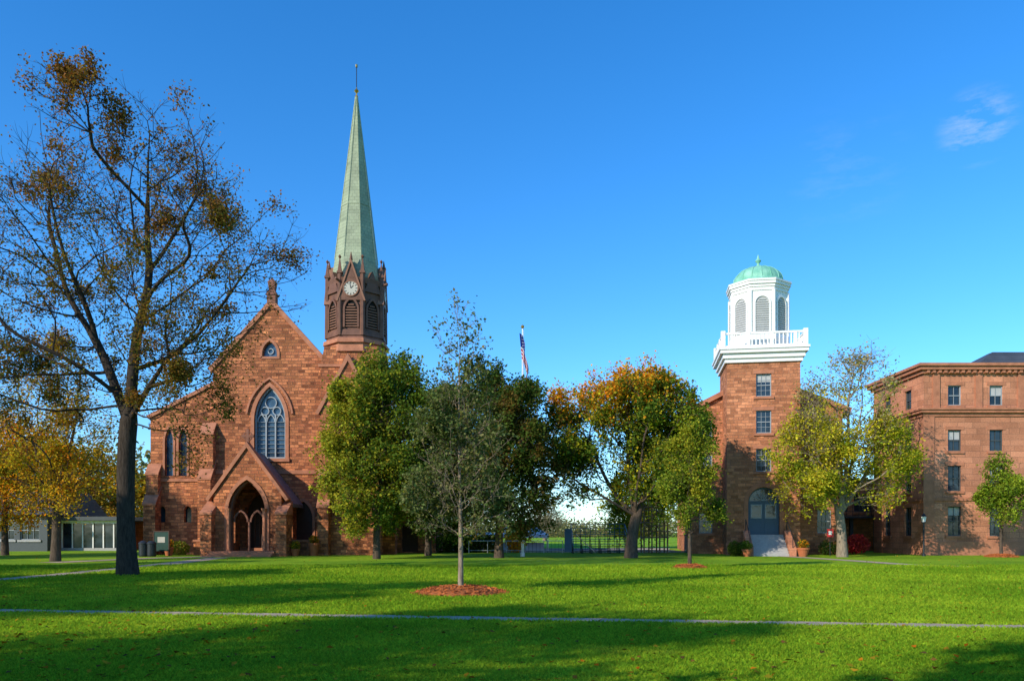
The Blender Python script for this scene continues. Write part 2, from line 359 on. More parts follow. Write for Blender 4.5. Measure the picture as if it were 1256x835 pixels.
    butt(tx1-.75,tx1+.05,8.2,.9,59.0); butt(g0-.05,g0+.75,5.6,.7,58.35)
    b.box('string_courses','trim',g0-.05,g1+.05,58.25,58.34,6.05,6.3)
    for k,(z1,p) in enumerate(((10,.5),(6.2,.9))):
        b.prism('buttresses','church',[[(tx1,0),(tx1+p,0),(tx1+p,z1),(tx1,z1+p*1.3)]],FR(60.2),0+.002*k,1.0-.002*k)
    R=2.16
    b.frus('belfry','belfry',tcx,tcy,16.3,20.6,R,R,8)
    b.frus('belfry','belfry',tcx,tcy,16.3,16.75,R+.2,R+.1,8); b.frus('belfry','belfry',tcx,tcy,20.2,20.6,R+.12,R+.2,8)
    ap=R*math.cos(math.pi/8)
    for i in range(8):
        a=i*math.pi/4-math.pi/2; n=Vector((-math.cos(a),-math.sin(a),0)); u=Vector((-math.sin(a),math.cos(a),0)); o=Vector((tcx,tcy,0))-n*ap
        f=(o,u,n)
        surround(b,'belfry',f,0,16.9,.92,18.2,19.0,.14,-.16,.02,'belfry')
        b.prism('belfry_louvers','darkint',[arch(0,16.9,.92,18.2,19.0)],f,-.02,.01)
        for k in range(9): b.prism('belfry_louvers','louver',[rect(0,16.95+k*.2,.90-(.0 if k<7 else .25*(k-6)),.07)],f,-.10,-.022)
        if i%2==0:
            b.prism('belfry_gables','belfry',[[(-1.0,18.9),(1.0,18.9),(0,21.9)]],f,-.17,.5)
            b.band('belfry_gables','louver',[(-1.1,18.85),(0,22.0),(1.1,18.85)],.13,f,-.26,.3,side=-1)
            b.frus('belfry_gables','belfry',o.x-n.x*.1,o.y-n.y*.1,21.9,22.5,.14,.02,6)
            ring=[(.56*math.cos(t),19.75+.56*math.sin(t)) for t in [2*math.pi*k/24 for k in range(24)]]
            b.prism('clock_face','clock',[ring],f,-.22,-.175)
            b.band('clock_face','louver',ring+[ring[0]],.08,f,-.25,-.18)
            for k in range(12):
                t=k*math.pi/6; c0=Vector((.36*math.sin(t),19.75+.36*math.cos(t))); c1=Vector((.50*math.sin(t),19.75+.50*math.cos(t)))
                b.band('clock_face','darkint',[c0,c1],.055,f,-.228,-.219)
            b.band('clock_hands','darkint',[(0,19.75),(.20,19.95)],.05,f,-.236,-.229); b.band('clock_hands','darkint',[(0,19.75),(-.08,20.17)],.035,f,-.244,-.237)
        else:
            b.prism('belfry_gables','belfry',[[(-.75,19.6),(.75,19.6),(0,21.2)]],f,-.14,.4)
        v=a+math.pi/8; px,py=tcx+(R+.05)*math.cos(v),tcy+(R+.05)*math.sin(v)
        b.frus('pinnacles','belfry',px,py,16.3,20.9,.21,.17,8); b.frus('pinnacles','belfry',px,py,20.9,21.05,.28,.28,4)
        b.frus('pinnacles','belfry',px,py,21.05,22.0,.2,.04,4); b.frus('pinnacles','belfry',px,py,22.0,22.15,.04,.13,6); b.frus('pinnacles','belfry',px,py,22.15,22.3,.13,.02,6)
        if i%2: b.tube('gargoyles','belfry',(px,py,20.3),(px+.55*math.cos(v),py+.55*math.sin(v),20.42),.09)
    b.frus('spire','spire',tcx,tcy,20.6,22.4,1.95,1.66,8); za2=Z(119,61.3)
    b.frus('spire','spire',tcx,tcy,22.4,za2,1.66,.07,8)
    for i in range(8):
        v=math.pi/8+i*math.pi/4
        b.tube('spire_ribs','spire',(tcx+1.66*math.cos(v),tcy+1.66*math.sin(v),22.4),(tcx+.07*math.cos(v),tcy+.07*math.sin(v),za2),.045,5)
    for z in (26.5,30.5):
        r=1.66*(za2-z)/(za2-22.4)+.03; b.frus('spire_bands','spire',tcx,tcy,z,z+.12,r+.02,r+.01,8)
    b.lathe('finial','gold',tcx,tcy,[(.04,za2-.1),(.14,za2),(.05,za2+.1),(.05,za2+.25),(.19,za2+.42),(.05,za2+.6),(.03,za2+.7)],10)
    b.tube('finial','metal',(tcx,tcy,za2+.6),(tcx,tcy,Z(83,61.3)),.03,6); b.tube('finial','gold',(tcx,tcy,Z(83,61.3)),(tcx,tcy,Z(80,61.3)),.09,8)
    pf=FR(56.0); pc=X(303,56); L,Rr=X(262,56),X(345,56); pa=Z(549,56); pe=Z(607,56)
    b.prism('porch','church',[[(L,0),(Rr,0),(Rr,pe),(pc,pa),(L,pe)],arch(pc,.3,2.65,3.1,Z(588,56))],pf,0,.6)
    surround(b,'trim',pf,pc,.3,2.65,3.1,Z(588,56),.24,-.08,.3); surround(b,'trimdark',pf,pc,.3,2.35,3.1,Z(588,56)-.15,.15,.3,.7)
    for x0 in (L,Rr-.5):
        b.prism('porch','church',[[(56.62,0),(59.98,0),(59.98,pe-.2),(56.62,pe-.2)],arch(58.3,.9,1.3,2.3,3.3)],(Vector((x0,0,0)),VY,VX),0,.5)
    b.prism('porch_roof','slate',[[(L-.5,pe-.55),(pc,pa-.1),(Rr+.5,pe-.55),(Rr+.5,pe-.8),(pc,pa-.42),(L-.5,pe-.8)]],pf,.62,3.98)
    b.band('porch','trim',[(L-.35,pe-.42),(pc,pa+.02),(Rr+.35,pe-.42)],.24,pf,-.14,.66,side=1)
    for s_ in (-1,1):
        cx=pc+s_*(pc-L+.25)
        b.box('porch','church',cx-.38,cx+.38,55.2,56.6,0,2.9); b.prism('porch','trim',[[(55.14,2.9),(56.7,2.9),(56.7,3.9),(55.14,3.05)]],(Vector((cx-.42,0,0)),VY,VX),0,.84)
        b.frus('porch','trim',pc+s_*1.25,55.9,.3,3.1,.13,.13,8); b.frus('porch','trim',pc+s_*1.25,55.9,3.1,3.35,.13,.24,8)
        b.band('porch','trimdark',arch(pc+s_*.58,2.2,.95,2.4,3.2)[1:-1],.12,pf,.42,.58)
    b.frus('porch','trimdark',pc,56.5,.3,2.4,.09,.09,8)
    b.box('cross','trimdark',pc-.09,pc+.09,56.1,56.28,pa,pa+1.35); b.box('cross','trimdark',pc-.42,pc+.42,56.102,56.278,pa+.75,pa+.93)
    pts=[(pc+.3*math.cos(t),pa+.84+.3*math.sin(t)) for t in [2*math.pi*k/12 for k in range(13)]]; b.band('cross','trimdark',pts,.08,FR(56.13),0,.1)
    b.prism('doors','wood',[arch(-18.9,.4,2.2,3.0,4.6)],fr,.3,.36); b.prism('doors','wood',[arch(X(372,60),.6,1.4,2.7,4.0)],fr,.3,.36)
    for k in range(6): b.prism('doors','trimdark',[rect(-19.8+k*.36,.45,.04,2.6)],fr,.26,.299)
    surround(b,'trim',fr,X(372,60),.6,1.4,2.7,4.0,.2,-.07,.1)
    for k in range(3):
        b.box('steps','trim',pc-2.2,pc+2.2,54.2+.36*k,56.7 if k==2 else 54.2+.36*(k+1),0,.12*(k+1))
    b.box('steps','trim',X(360,60)-.3,X(392,60),58.6,59.98,0,.3); b.box('steps','trim',X(364,60),X(388,60),59.0,59.975,.3,.6)
    for x0,x1 in ((pc-4.4,pc-2.6),(pc+2.75,pc+4.5)):
        b.box('low_wall','church',x0,x1,57.6,58.1,0,1.0); b.box('low_wall','trim',x0-.05,x1+.05,57.55,58.15,1.0,1.14)
    b.box('aisle_walls','church',-13.69,-10.2,63.57,92,0,7); b.prism('roof','slate',[[(-13.69,9.5),(-9.8,7.0),(-9.8,6.75),(-13.69,9.2)]],FR(63.6),0,28.4)
    vf=FR(64.0); b.prism('vestry','church',[[(-10.19,0),(-6.2,0),(-6.2,3.4),(-10.19,3.4)],arch(-8.2,.1,1.3,1.9,2.5)],vf,0,.4); b.box('vestry','church',-10.19,-6.2,64.42,72,0,3.4)
    b.prism('doors','wood',[arch(-8.2,.1,1.3,1.9,2.5)],vf,.25,.3); b.box('roof','slate',-10.18,-6.0,63.8,72.2,3.4,3.6)
    b.box('plinth','trim',xl-.0,tx0-.05,59.92,60.0-.002,0,.5)
    b.done()
church()
# ------------------------------------------------------------------ hall with cupola
def hall():
    b=Bld('brownstone_hall_with_cupola',(18,60,0)); yf=58.0; fr=FR(yf); x0,x1=X(888,58),X(975,58); cx=(x0+x1)/2; wx=X(932,58); ztop=14.05
    wins=[(Z(486,58),1.66),(Z(531,58),1.66),(Z(578,58),1.66)]; yb=62.9
    door=arch(wx,1.5,2.2,Z(616,58),Z(597,58))
    b.prism('tower_walls','hall',[[(x0,0),(x1,0),(x1,ztop),(x0,ztop)],door]+[rect(wx,z,1.08,h) for z,h in wins],fr,0,.5)
    b.box('tower_walls','hall',x0,x1,58.52,yb,0,ztop)
    for i,(z,h) in enumerate(wins): sash(b,fr,wx,z,1.08,h,'frame',2,4,'trim',.35 if i==0 else None)
    surround(b,'trim',fr,wx,1.5,2.2,Z(616,58),Z(597,58),.3,-.07,.12)
    zs=Z(616,58)
    b.prism('door','glass',[arch(wx,zs+.1,1.98,zs+.1,Z(597,58)-.12)],fr,.28,.32)
    b.prism('door','door',[arch(wx,1.5,2.19,zs,Z(597,58)-.004),arch(wx,zs+.12,1.95,zs+.12,Z(597,58)-.14)],fr,.2,.27)
    for k in range(1,6):
        a=math.pi*k/6; b.band('door','frame',[(wx,zs+.12),(wx+.94*math.cos(a),zs+.12+.8*math.sin(a))],.035,fr,.215+.002*k,.276)
    for s_ in (-1,1):
        b.prism('door','door',[rect(wx+s_*.5,1.6,.86,1.0),rect(wx+s_*.5,1.7,.66,.8)],fr,.17,.2); b.prism('door','glass',[rect(wx+s_*.5,2.75,.7,.9)],fr,.16,.2)
        b.prism('door','frame',[rect(wx+s_*.5,2.69,.8,1.02),rect(wx+s_*.5,2.76,.68,.88)],fr,.14,.158)
    for z0,z1,e in ((14.05,14.35,.16),(14.35,14.7,.30),(14.7,14.95,.50),(14.95,15.12,.58)):
        b.box('cornice','white',x0-e,x1+e,58-e,yb+e,z0,z1)
    e=.30; bx0,bx1,by0,by1=x0-e,x1+e,58-e,yb+e
    def rail(p,q):
        p=Vector(p);q=Vector(q);L=(q-p).length;d=(q-p)/L
        n=max(1,round(L/.27))
        for k in range(1,n):
            c=p+d*(L*k/n)
            if k%max(1,(n//3))==0 and 1<k<n-1: b.box('balustrade','white',c.x-.12,c.x+.12,c.y-.12,c.y+.12,15.13,16.15)
            else: b.frus('balustrade','white',c.x,c.y,15.25,16.05,.055,.055,6)
        hx=.07 if abs(d.y)>.5 else 0; hy=.07 if abs(d.x)>.5 else 0
        b.box('balustrade','white',min(p.x,q.x)-hx,max(p.x,q.x)+hx,min(p.y,q.y)-hy,max(p.y,q.y)+hy,16.05,16.2)
        b.box('balustrade','white',min(p.x,q.x)-hx,max(p.x,q.x)+hx,min(p.y,q.y)-hy,max(p.y,q.y)+hy,15.14,15.26)
    g=.16
    rail((bx0+g,by0,0),(bx1-g,by0,0)); rail((bx0+g,by1,0),(bx1-g,by1,0)); rail((bx0,by0+g,0),(bx0,by1-g,0)); rail((bx1,by0+g,0),(bx1,by1-g,0))
    for xx in (bx0,bx1):
        for yy in (by0,by1): b.box('balustrade','white',xx-.158,xx+.158,yy-.158,yy+.158,15.13,16.32)
    tcy=60.5; ap=2.0; R=ap/math.cos(math.pi/8); zc=Z(362,60.65)
    b.frus('lantern','white',cx,tcy,15.13,zc,R,R,8); b.frus('lantern','white',cx,tcy,15.13,16.2,R+.14,R+.14,8)
    for z0,z1,e in ((zc-.25,zc,.07),(zc,zc+.2,.14),(zc+.2,zc+.42,.24),(zc+.42,zc+.55,.30)): b.frus('lantern','white',cx,tcy,z0,z1,R+e,R+e,8)
    for i in range(8):
        a=i*math.pi/4-math.pi/2; n=Vector((-math.cos(a),-math.sin(a),0)); u=Vector((-math.sin(a),math.cos(a),0)); o=Vector((cx,tcy,0))-n*ap; f=(o,u,n)
        surround(b,'white',f,0,16.35,.98,18.5,19.0,.12,-.10,.02,'lantern')
        b.prism('louvers','louvw',[arch(0,16.35,.98,18.5,19.0)],f,-.02,.01)
        for k in range(15): 
            w=.96 if k<13 else .75
            b.prism('louvers','louvw',[rect(0,16.42+k*.165,w if k<14 else .5,.06)],f,-.075,-.021)
        v=a+math.pi/8; b.frus('lantern','white',cx+R*math.cos(v),tcy+R*math.sin(v),16.2,zc-.25,.15,.14,8)
    zd=zc+.55; H=Z(329,60.65)-zd
    prof=[(2.1,zd),(2.1,zd+.12),(1.92,zd+.2),(1.85,zd+.3)]+[(1.82*math.cos(t),zd+.32+(H-.32)*math.sin(t)) for t in [math.pi/2*k/10 for k in range(10)]]+[(.12,zd+H)]
    b.lathe('dome','copper',cx,tcy,prof,32)
    for i in range(16):
        a=i*math.pi/8
        for k in range(9):
            t0,t1=math.pi/2*k/10,math.pi/2*(k+1)/10
            b.tube('dome_ribs','copper',(cx+1.83*math.cos(t0)*math.cos(a),tcy+1.83*math.cos(t0)*math.sin(a),zd+.32+(H-.32)*math.sin(t0)),(cx+1.83*math.cos(t1)*math.cos(a),tcy+1.83*math.cos(t1)*math.sin(a),zd+.32+(H-.32)*math.sin(t1)),.035,4)
    b.lathe('finial','copper',cx,tcy,[(.3,zd+H-.1),(.3,zd+H+.08),(.1,zd+H+.18),(.1,zd+H+.3),(.24,zd+H+.48),(.1,zd+H+.66),(.03,zd+H+.95)],12)
    m0,m1=X(835,61),X(1016,61); zr=13.4; ze=Z(503,61)
    mf=FR(61); lw=X(855,61); rw=X(995,61); hh=[(wins[1][0]-.15,1.6),(wins[2][0],1.6),(1.6,1.8)]
    holes=[rect(x,z,1.0,h) for x in (lw,rw) for z,h in hh]
    b.prism('walls','hall',[[(m0,0),(m1,0),(m1,ze),(cx,zr),(m0,ze)]]+holes,mf,0,.5)
    for x in (lw,rw):
        for z,h in hh: sash(b,mf,x,z,1.0,h)
    b.box('walls','hall',m0+.5,m1,61.52,80,0,ze-.1)
    sh=[]
    for y in (64,67.5,71,74.5):
        for z,h in ((1.6,1.8),(5.0,1.7),(8.0,1.6)): sh.append((y,z,h))
    sf=(Vector((m0,0,0)),VY,VX)
    b.prism('walls','hall',[[(61.5,0),(80,0),(80,ze-.1),(61.5,ze-.1)]]+[rect(y,z,1.0,h) for y,z,h in sh],sf,0,.495)
    for y,z,h in sh: sash(b,sf,y,z,1.0,h)
    b.band('eaves','trim',[(m0-.5,ze-.35),(cx,zr+.05),(m1+.5,ze-.35)],.35,mf,-.3,.1,side=1)
    b.prism('roof','slatedark',[[(m0-.55,ze-.3),(cx,zr+.3),(m1+.55,ze-.3),(m1+.55,ze-.5),(cx,zr+.0),(m0-.55,ze-.5)]],mf,.11,19.3)
    sx0,sx1=X(919,57),X(960,57)
    n=8
    for k in range(n): b.box('steps','granite',sx0,sx1,55.4+.32*k,57.98,.1875*k+(.0),.1875*(k+1))
    for xx in (sx0-.45,sx1+.02):
        b.prism('steps','ashlar',[[(55.2,0),(57.95,0),(57.95,1.8),(57.4,1.8),(55.2,.55)]],(Vector((xx,0,0)),VY,VX),0,.42)
        b.tube('handrails','metal',(xx+.2,55.3,1.3),(xx+.2,57.6,2.6),.03); b.tube('handrails','metal',(xx+.2,55.3,.4),(xx+.2,55.3,1.3),.03); b.tube('handrails','metal',(xx+.2,57.6,1.6),(xx+.2,57.6,2.6),.03)
    b.box('plinth','trim',x0-.06,sx0-.5,57.92,57.995,0,.9); b.box('plinth','trim',sx1+.5,x1+.06,57.92,57.995,0,.9)
    p=b.done(); p.location=(18.6,60,0); p.rotation_euler=(0,0,math.radians(-9))
hall()
def righthall():
    b=Bld('brownstone_dormitory',(40,62,0)); yf=58.0; fr=FR(yf); x0,x1=X(1133,58),56.0; zt=13.2
    rows=[(Z(497,58),1.45),(Z(553,58),1.55),(Z(602,58),1.85),(Z(657,58),2.15)]
    cols=[X(1171,58)+3.03*k for k in range(7)]
    hs=[(x,z,h) for x in cols for z,h in rows]
    b.prism('walls','ashlar',[[(x0,0),(x1,0),(x1,zt),(x0,zt)]]+[rect(x,z,.98,h) for x,z,h in hs],fr,0,.5)
    for i,(x,z,h) in enumerate(hs): sash(b,fr,x,z,.98,h,'framedark' if i%4 else 'frame',1,2,'trim',[.0,.45,0,.3,.5][i%5] or None)
    sf=(Vector((x0,0,0)),VY,VX); ss=[(60.3,z,h) for z,h in rows]+[(63.6,z,h) for z,h in rows]
    b.prism('walls','ashlar',[[(58.502,0),(66,0),(66,zt),(58.502,zt)]]+[rect(x,z,.98,h) for x,z,h in ss],sf,0.0,.5)
    for y,z,h in ss: sash(b,sf,y,z,.98,h,'framedark',1,2)
    b.box('walls','ashlar',x0+.52,x1,58.52,66,0,zt)
    for z0,z1,e in ((10.1,10.35,.1),(10.35,10.55,.3),(10.55,10.68,.4),(13.2,13.45,.18),(13.45,13.7,.4),(13.7,13.9,.55),(3.95,4.2,.08)):
        b.box('cornice','trim',x0-e,x1+e,58-e,66+e,z0,z1) if z0>13 else (b.box('cornice','trim',x0-e,x1,58-e,57.998,z0,z1),b.box('cornice','trim',x0-e,x0-.002,58.0,66,z0,z1))
    for k in range(60): b.box('dentils','trim',x0+.1+k*.42,x0+.3+k*.42,57.68,57.81,13.22,13.44)
    b.box('quoins','trim',x0-.05,x0+.75,57.93,57.997,0,10.09); b.box('plinth','trim',x0-.08,x1,57.88,57.92,0,1.0)
    for p in (1148,1200,1252):
        for z0,z1 in ((10.69,13.19),): b.box('quoins','trim',X(p,58)-.25,X(p,58)+.25,57.9,57.997,z0,z1)
    rx=34.4
    V=[Vector(q) for q in ((rx,59.5,13.91),(x1,59.5,13.91),(x1,65.8,13.91),(rx,65.8,13.91),(rx+3.2,62.3,15.75),(x1-3,62.3,15.75),(x1-3,62.9,15.75),(rx+3.2,62.9,15.75))]
    b.add('roof','slatedark',V,[(0,1,5,4),(1,2,6,5),(2,3,7,6),(3,0,4,7),(4,5,6,7),(3,2,1,0)])
    b.done()
    b=Bld('link_building',(28,70,0)); x0,x1=24.2,33; f=FR(67); 
    hs=[(x,z,h) for x in (25.5,27.5,29.5,31.5) for z,h in ((3.4,1.5),)]
    b.prism('walls','hall',[[(x0,3.0),(x1,3.0),(x1,5.9),(x0,5.9)]]+[rect(x,z,1.5,h) for x,z,h in hs],f,0,.4)
    for x,z,h in hs: sash(b,f,x,z,1.5,h,'framedark',2,2)
    b.box('walls','hall',x0,x1,67.42,75,3.02,5.9); b.box('roof','metal',x0-.3,x1+.3,66.7,75.3,5.9,6.15)
    b.box('back_wall','hall',x0,x1,71,71.4,0,3.0)
    for k in range(5): b.box('columns','metal',x0+.2+k*2.05,x0+.45+k*2.05,67.1,67.35,0,3.0)
    for k in range(4): b.box('balcony','metal',x0,x1,66.2+.002*k,66.24-.002*k,3.05+.32*k,3.09+.32*k)
    for k in range(18): b.box('balcony','metal',x0+.05+k*.51,x0+.08+k*.51,66.25,66.28,3.0,4.1)
    b.box('balcony','metal',x0,x1,66.2,66.99,2.85,3.0)
    b.done()
righthall()
def leftbuildings():
    b=Bld('glass_pavilion',(-39,72,0)); D=72; x0,x1=X(76,D),X(152,D); y0=72; zt=Z(638,D)
    b.box('roof','framedark',x0-.4,x1+.4,y0-.5,y0+7.4,zt,zt+.35); b.box('back_wall','ashlar',x0,x1,y0+6.5,y0+7,0,zt)
    b.box('glazing','glass',x0+.1,x1-.1,y0+.1,y0+.14,.25,zt-.1)
    n=6
    for k in range(n+1): xx=x0+(x1-x0)*k/n; b.box('frames','white',xx-.05,xx+.05,y0,y0+.09,0,zt)
    b.box('frames','white',x0,x1,y0+.01,y0+.08,zt-.25,zt-.02)
    b.box('plinth','granite',x0-.1,x1+.1,y0-.05,y0+.12,0,.25)
    b.done()
    b=Bld('low_campus_building',(-46,66,0)); x0,x1=-62,X(58,70); y0=70
    hs=[(x,1.0,1.7) for x in np.arange(-60,x1-1,2.2)]
    b.prism('walls','framedark',[[(x0,0),(x1,0),(x1,3.2),(x0,3.2)]]+[rect(x,z,1.7,h) for x,z,h in hs],FR(y0),0,.4)
    for x,z,h in hs: sash(b,FR(y0),x,z,1.7,h,'frame',2,2,'granite')
    b.box('walls','framedark',x0,x1,y0+.42,y0+9,0,3.2)
    b.prism('roof','slatedark',[[(y0-.6,3.2),(y0+9.6,3.2),(y0+6,5.4),(y0+3.5,5.4)]],(Vector((x0-.5,0,0)),VY,VX),0,x1-x0+1)
    b.done()
leftbuildings()
# ------------------------------------------------------------------ trees
def leaf_quads(C,size,rs,up=0.35):
    n=len(C); nrm=rs.normal(size=(n,3)); nrm[:,2]+=up*np.sign(nrm[:,2]+.4)*1.2; nrm/=np.linalg.norm(nrm,axis=1)[:,None]
    t=rs.normal(size=(n,3)); t-=nrm*(t*nrm).sum(1)[:,None]; t/=np.linalg.norm(t,axis=1)[:,None]; bt=np.cross(nrm,t)
    s=(size*rs.uniform(.65,1.35,n))[:,None]
    fold=nrm*s*0.12
    V=np.stack([C-t*s*.5,C+bt*s*.36+fold,C+t*s*.5,C-bt*s*.36+fold],1).reshape(-1,3)
    Fq=np.arange(4*n).reshape(n,4); return V,Fq
def tree(name,px=None,D=None,pos=None,blobs=(),n=900,trunk=(),limbs=(),trunk_r=.25,bf=.35,leaves=10000,ls=.16,pal=None,top=None,topz=None,topsoft=1.5,
         sig=.25,thresh=6,twigs=3,twl=.5,bark='bark',seed=1,clump=.8,rt=.012,colfn=None,densfn=None,shell=.45,lean=0,bumps=0):
    rs=np.random.RandomState(seed)
    bx,by=(X(px,D),D) if pos is None else pos
    base=np.array([bx,by,0.0])
    if bumps:
        ext=[];mn=[]
        for q in blobs:
            vol=(q[6] if len(q)>6 else q[3]*q[4]*q[5])
            for _ in range(bumps):
                d=rs.normal(size=3); d/=np.linalg.norm(d); r=rs.uniform(.22,.38); k=.92
                ext.append((q[0]+d[0]*q[3]*k,q[1]+d[1]*q[4]*k,max(q[2]+d[2]*q[5]*k,2.2),q[3]*r,q[4]*r,q[5]*r*.8,vol*.075))
            mn.append((q[0],q[1],q[2],q[3]*.88,q[4]*.88,q[5]*.9,vol*.6))
        blobs=mn+ext
    pts=[];w=np.array([q[6] if len(q)>6 else q[3]*q[4]*q[5] for q in blobs],float); w/=w.sum()
    for i in rs.choice(len(blobs),n,p=w):
        q=blobs[i]; d=rs.normal(size=3); d/=np.linalg.norm(d); r=rs.uniform()**shell
        pts.append([q[0]+d[0]*q[3]*r,q[1]+d[1]*q[4]*r,q[2]+d[2]*q[5]*r])
    pts=np.array(pts)
    P=[np.array(trunk[0],float)]; par=[-1]; path=[0.0]
    def poly(line,start,wob):
        prev=start
        for a,b_ in zip(line[:-1],line[1:]):
            a=np.array(a,float);b_=np.array(b_,float); L=np.linalg.norm(b_-a); k=max(1,int(L/.6))
            for j in range(1,k+1):
                p=a+(b_-a)*j/k+rs.normal(size=3)*wob*np.array([1,1,.3])
                P.append(p); par.append(prev); path.append(path[prev]+L/k); prev=len(P)-1
    poly(trunk,0,.03)
    for l in limbs:
        s0=np.array(l[0],float); k=int(np.argmin([np.linalg.norm(q-s0) for q in P])); l2=[tuple(P[k])]+list(l[1:]); poly(l2,k,.09)
    nt_=len(P)
    zf=lean if lean else max(1.2,pts[:,2].min()-.6)
    best=np.full(n,1e9); bp=np.zeros(n,int)
    def upd(k):
        d_=pts-P[k]; d=np.linalg.norm(d_,axis=1)
        pen=1.0+0.8*np.clip(-(d_[:,2])/(d+1e-6),0,1)
        c=d*pen+bf*(path[k]+d); m=c<best; best[m]=c[m]; bp[m]=k
    for k in range(nt_):
        if P[k][2]>=zf: upd(k)
    alive=np.ones(n,bool)
    for _ in range(n):
        j=int(np.argmin(best)); k0=int(bp[j]); p0=P[k0]; d=pts[j]-p0; L=np.linalg.norm(d)
        seg=max(1,int(L/.55)); prev=k0
        mid=rs.normal(size=3)*L*.06; mid[2]-=L*.03
        for s_ in range(1,seg+1):
            t=s_/seg; q=p0+d*t+mid*math.sin(math.pi*t)
            P.append(q); par.append(prev); path.append(path[prev]+L/seg); prev=len(P)-1
        best[j]=1e12; alive[j]=False
        pts[j]=1e6
        for kk in range(len(P)-seg,len(P)): upd(kk)
        best[~alive]=1e12
    P=np.array(P); par=np.array(par); nn=len(P)
    cnt=np.zeros(nn); child=np.zeros(nn,int)
    np.add.at(child,par[1:],1); cnt[child==0]=1
    main=np.full(nn,-1)
    for i in range(nn-1,0,-1): cnt[par[i]]+=cnt[i]
    for i in range(1,nn):
        p=par[i]
        if main[p]<0 or cnt[i]>cnt[main[p]]: main[p]=i
    fixed=np.zeros(nn,bool); fixed[:1]=True; fixed[main<0]=True
    for it in range(3):
        Q=P.copy(); i=np.where(~fixed)[0]; Q[i]=.4*P[i]+.3*P[par[i]]+.3*P[main[i]]; P=Q
    P[0]=trunk[0]; P[nt_:]+=rs.normal(size=(nn-nt_,3))*.03
    P=P+base
    p_=math.log(max(cnt[0],2))/math.log(trunk_r/rt); R=rt*cnt**(1/p_)
    for i in range(min(3,nt_)): R[i]*=1+.35*(1-i/3)**2
    Dr=np.zeros((nn,3)); Dr[1:]=P[1:]-P[par[1:]]; Dr[0]=(0,0,1); Dr/=np.linalg.norm(Dr,axis=1)[:,None]+1e-9
    Vs=[];Fs=[];off=0
    def tubes(a,b_,da,db,ra,rb,k):
        nonlocal off
        m=len(a)
        if m==0: return
        def ring(c,d,r):
            ref=np.array([.15,.98,.1]); u=np.cross(d,ref); u/=np.linalg.norm(u,axis=1)[:,None]+1e-9; v=np.cross(d,u)
            an=np.arange(k)*2*math.pi/k
            return c[:,None,:]+r[:,None,None]*(u[:,None,:]*np.cos(an)[None,:,None]+v[:,None,:]*np.sin(an)[None,:,None])
        V=np.concatenate([ring(a,da,ra),ring(b_,db,rb)],1).reshape(-1,3)
        i=np.arange(k); q=np.stack([i,(i+1)%k,k+(i+1)%k,k+i],1)
        Fq=(np.arange(m)[:,None,None]*2*k+q[None]).reshape(-1,4)+off
        Vs.append(V);Fs.append(Fq);off+=len(V)
    idx=np.arange(1,nn); pa=par[idx]; ism=main[pa]==idx
    rs_=np.where(ism,R[pa],np.minimum(R[idx]*1.15,R[pa])); ds=np.where(ism[:,None],Dr[pa],Dr[idx])
    for lo,hi,k in ((0.06,9,9),(0.02,.06,5),(0,.02,3)):
        m=(R[idx]>=lo)&(R[idx]<hi); tubes(P[pa[m]],P[idx[m]],ds[m],Dr[idx[m]],rs_[m],R[idx[m]],k)
    term=np.where(cnt<=2)[0]; term=term[term>=nt_]
    tips=[]
    if twigs and len(term):
        a=np.repeat(term,twigs); st=P[a]; d=Dr[a]*.7+rs.normal(size=(len(a),3))*.6; d[:,2]+=.15; d/=np.linalg.norm(d,axis=1)[:,None]
        L=(twl*rs.uniform(.5,1.3,len(a)))[:,None]; mid=st+d*L*.55; e=mid+(d+rs.normal(size=d.shape)*.35)*L*.5
        r1=np.full(len(a),rt*.75); r2=np.full(len(a),rt*.5)
        tubes(st,mid,d,d,r1,r2,3); tubes(mid,e,d,d,r2,r2*.5,3); tips=np.concatenate([mid,e,e])
    e=empty(name,(bx,by,0))
    V=np.concatenate(Vs)
    np_mesh('trunk_and_branches',V-base,[np.concatenate(Fs)],M[bark],parent=e,smooth=True)
    src=np.where((cnt<=thresh))[0]; src=src[src>=nt_]
    S=P[src]
    if len(tips): S=np.concatenate([S,tips])
    S=S-base
    cell=np.floor(S/1.1).astype(int); h=(cell[:,0]*73856093^cell[:,1]*19349663^cell[:,2]*83492791)%1009
    cw=np.exp(rs.normal(size=1009)*clump)[h]
    if densfn is not None: cw=cw*densfn(S)
    cw/=cw.sum(); ch=rs.choice(len(S),leaves,p=cw)
    C=S[ch]+rs.normal(size=(leaves,3))*sig
    pal=np.array(pal); 
    cb=rs.randint(0,len(pal),1009)[h[ch]]; own=rs.randint(0,len(pal),leaves); pick=np.where(rs.uniform(size=leaves)<.6,cb,own)
    col=pal[pick]
    if top is not None:
        tp=np.array(top); tcol=tp[rs.randint(0,len(tp),leaves)]
        f=colfn(C) if colfn is not None else (C[:,2]-topz)/topsoft
        m=rs.normal(size=leaves)*.5+rs.normal(size=1009)[h[ch]]*.5<f; col=np.where(m[:,None],tcol,col)
    col=col*rs.uniform(.65,1.35,(leaves,1))*rs.uniform(.88,1.12,(leaves,3))
    V,Fq=leaf_quads(C,ls,rs)
    np_mesh('foliage',V,[Fq],M['leaf'],col=np.repeat(col,4,0),parent=e)
    return e
GR=[(.10,.165,.022),(.135,.205,.025),(.08,.135,.02),(.18,.22,.025)]
DG=[(.055,.10,.018),(.08,.125,.022),(.085,.11,.02),(.16,.11,.025)]
OLV=[(.15,.14,.03),(.19,.14,.025),(.11,.12,.025),(.24,.125,.03)]
RUST=[(.28,.12,.03),(.22,.11,.035),(.32,.17,.035),(.17,.12,.035)]
YEL=[(.60,.40,.03),(.53,.38,.03),(.40,.34,.025),(.62,.33,.025)]
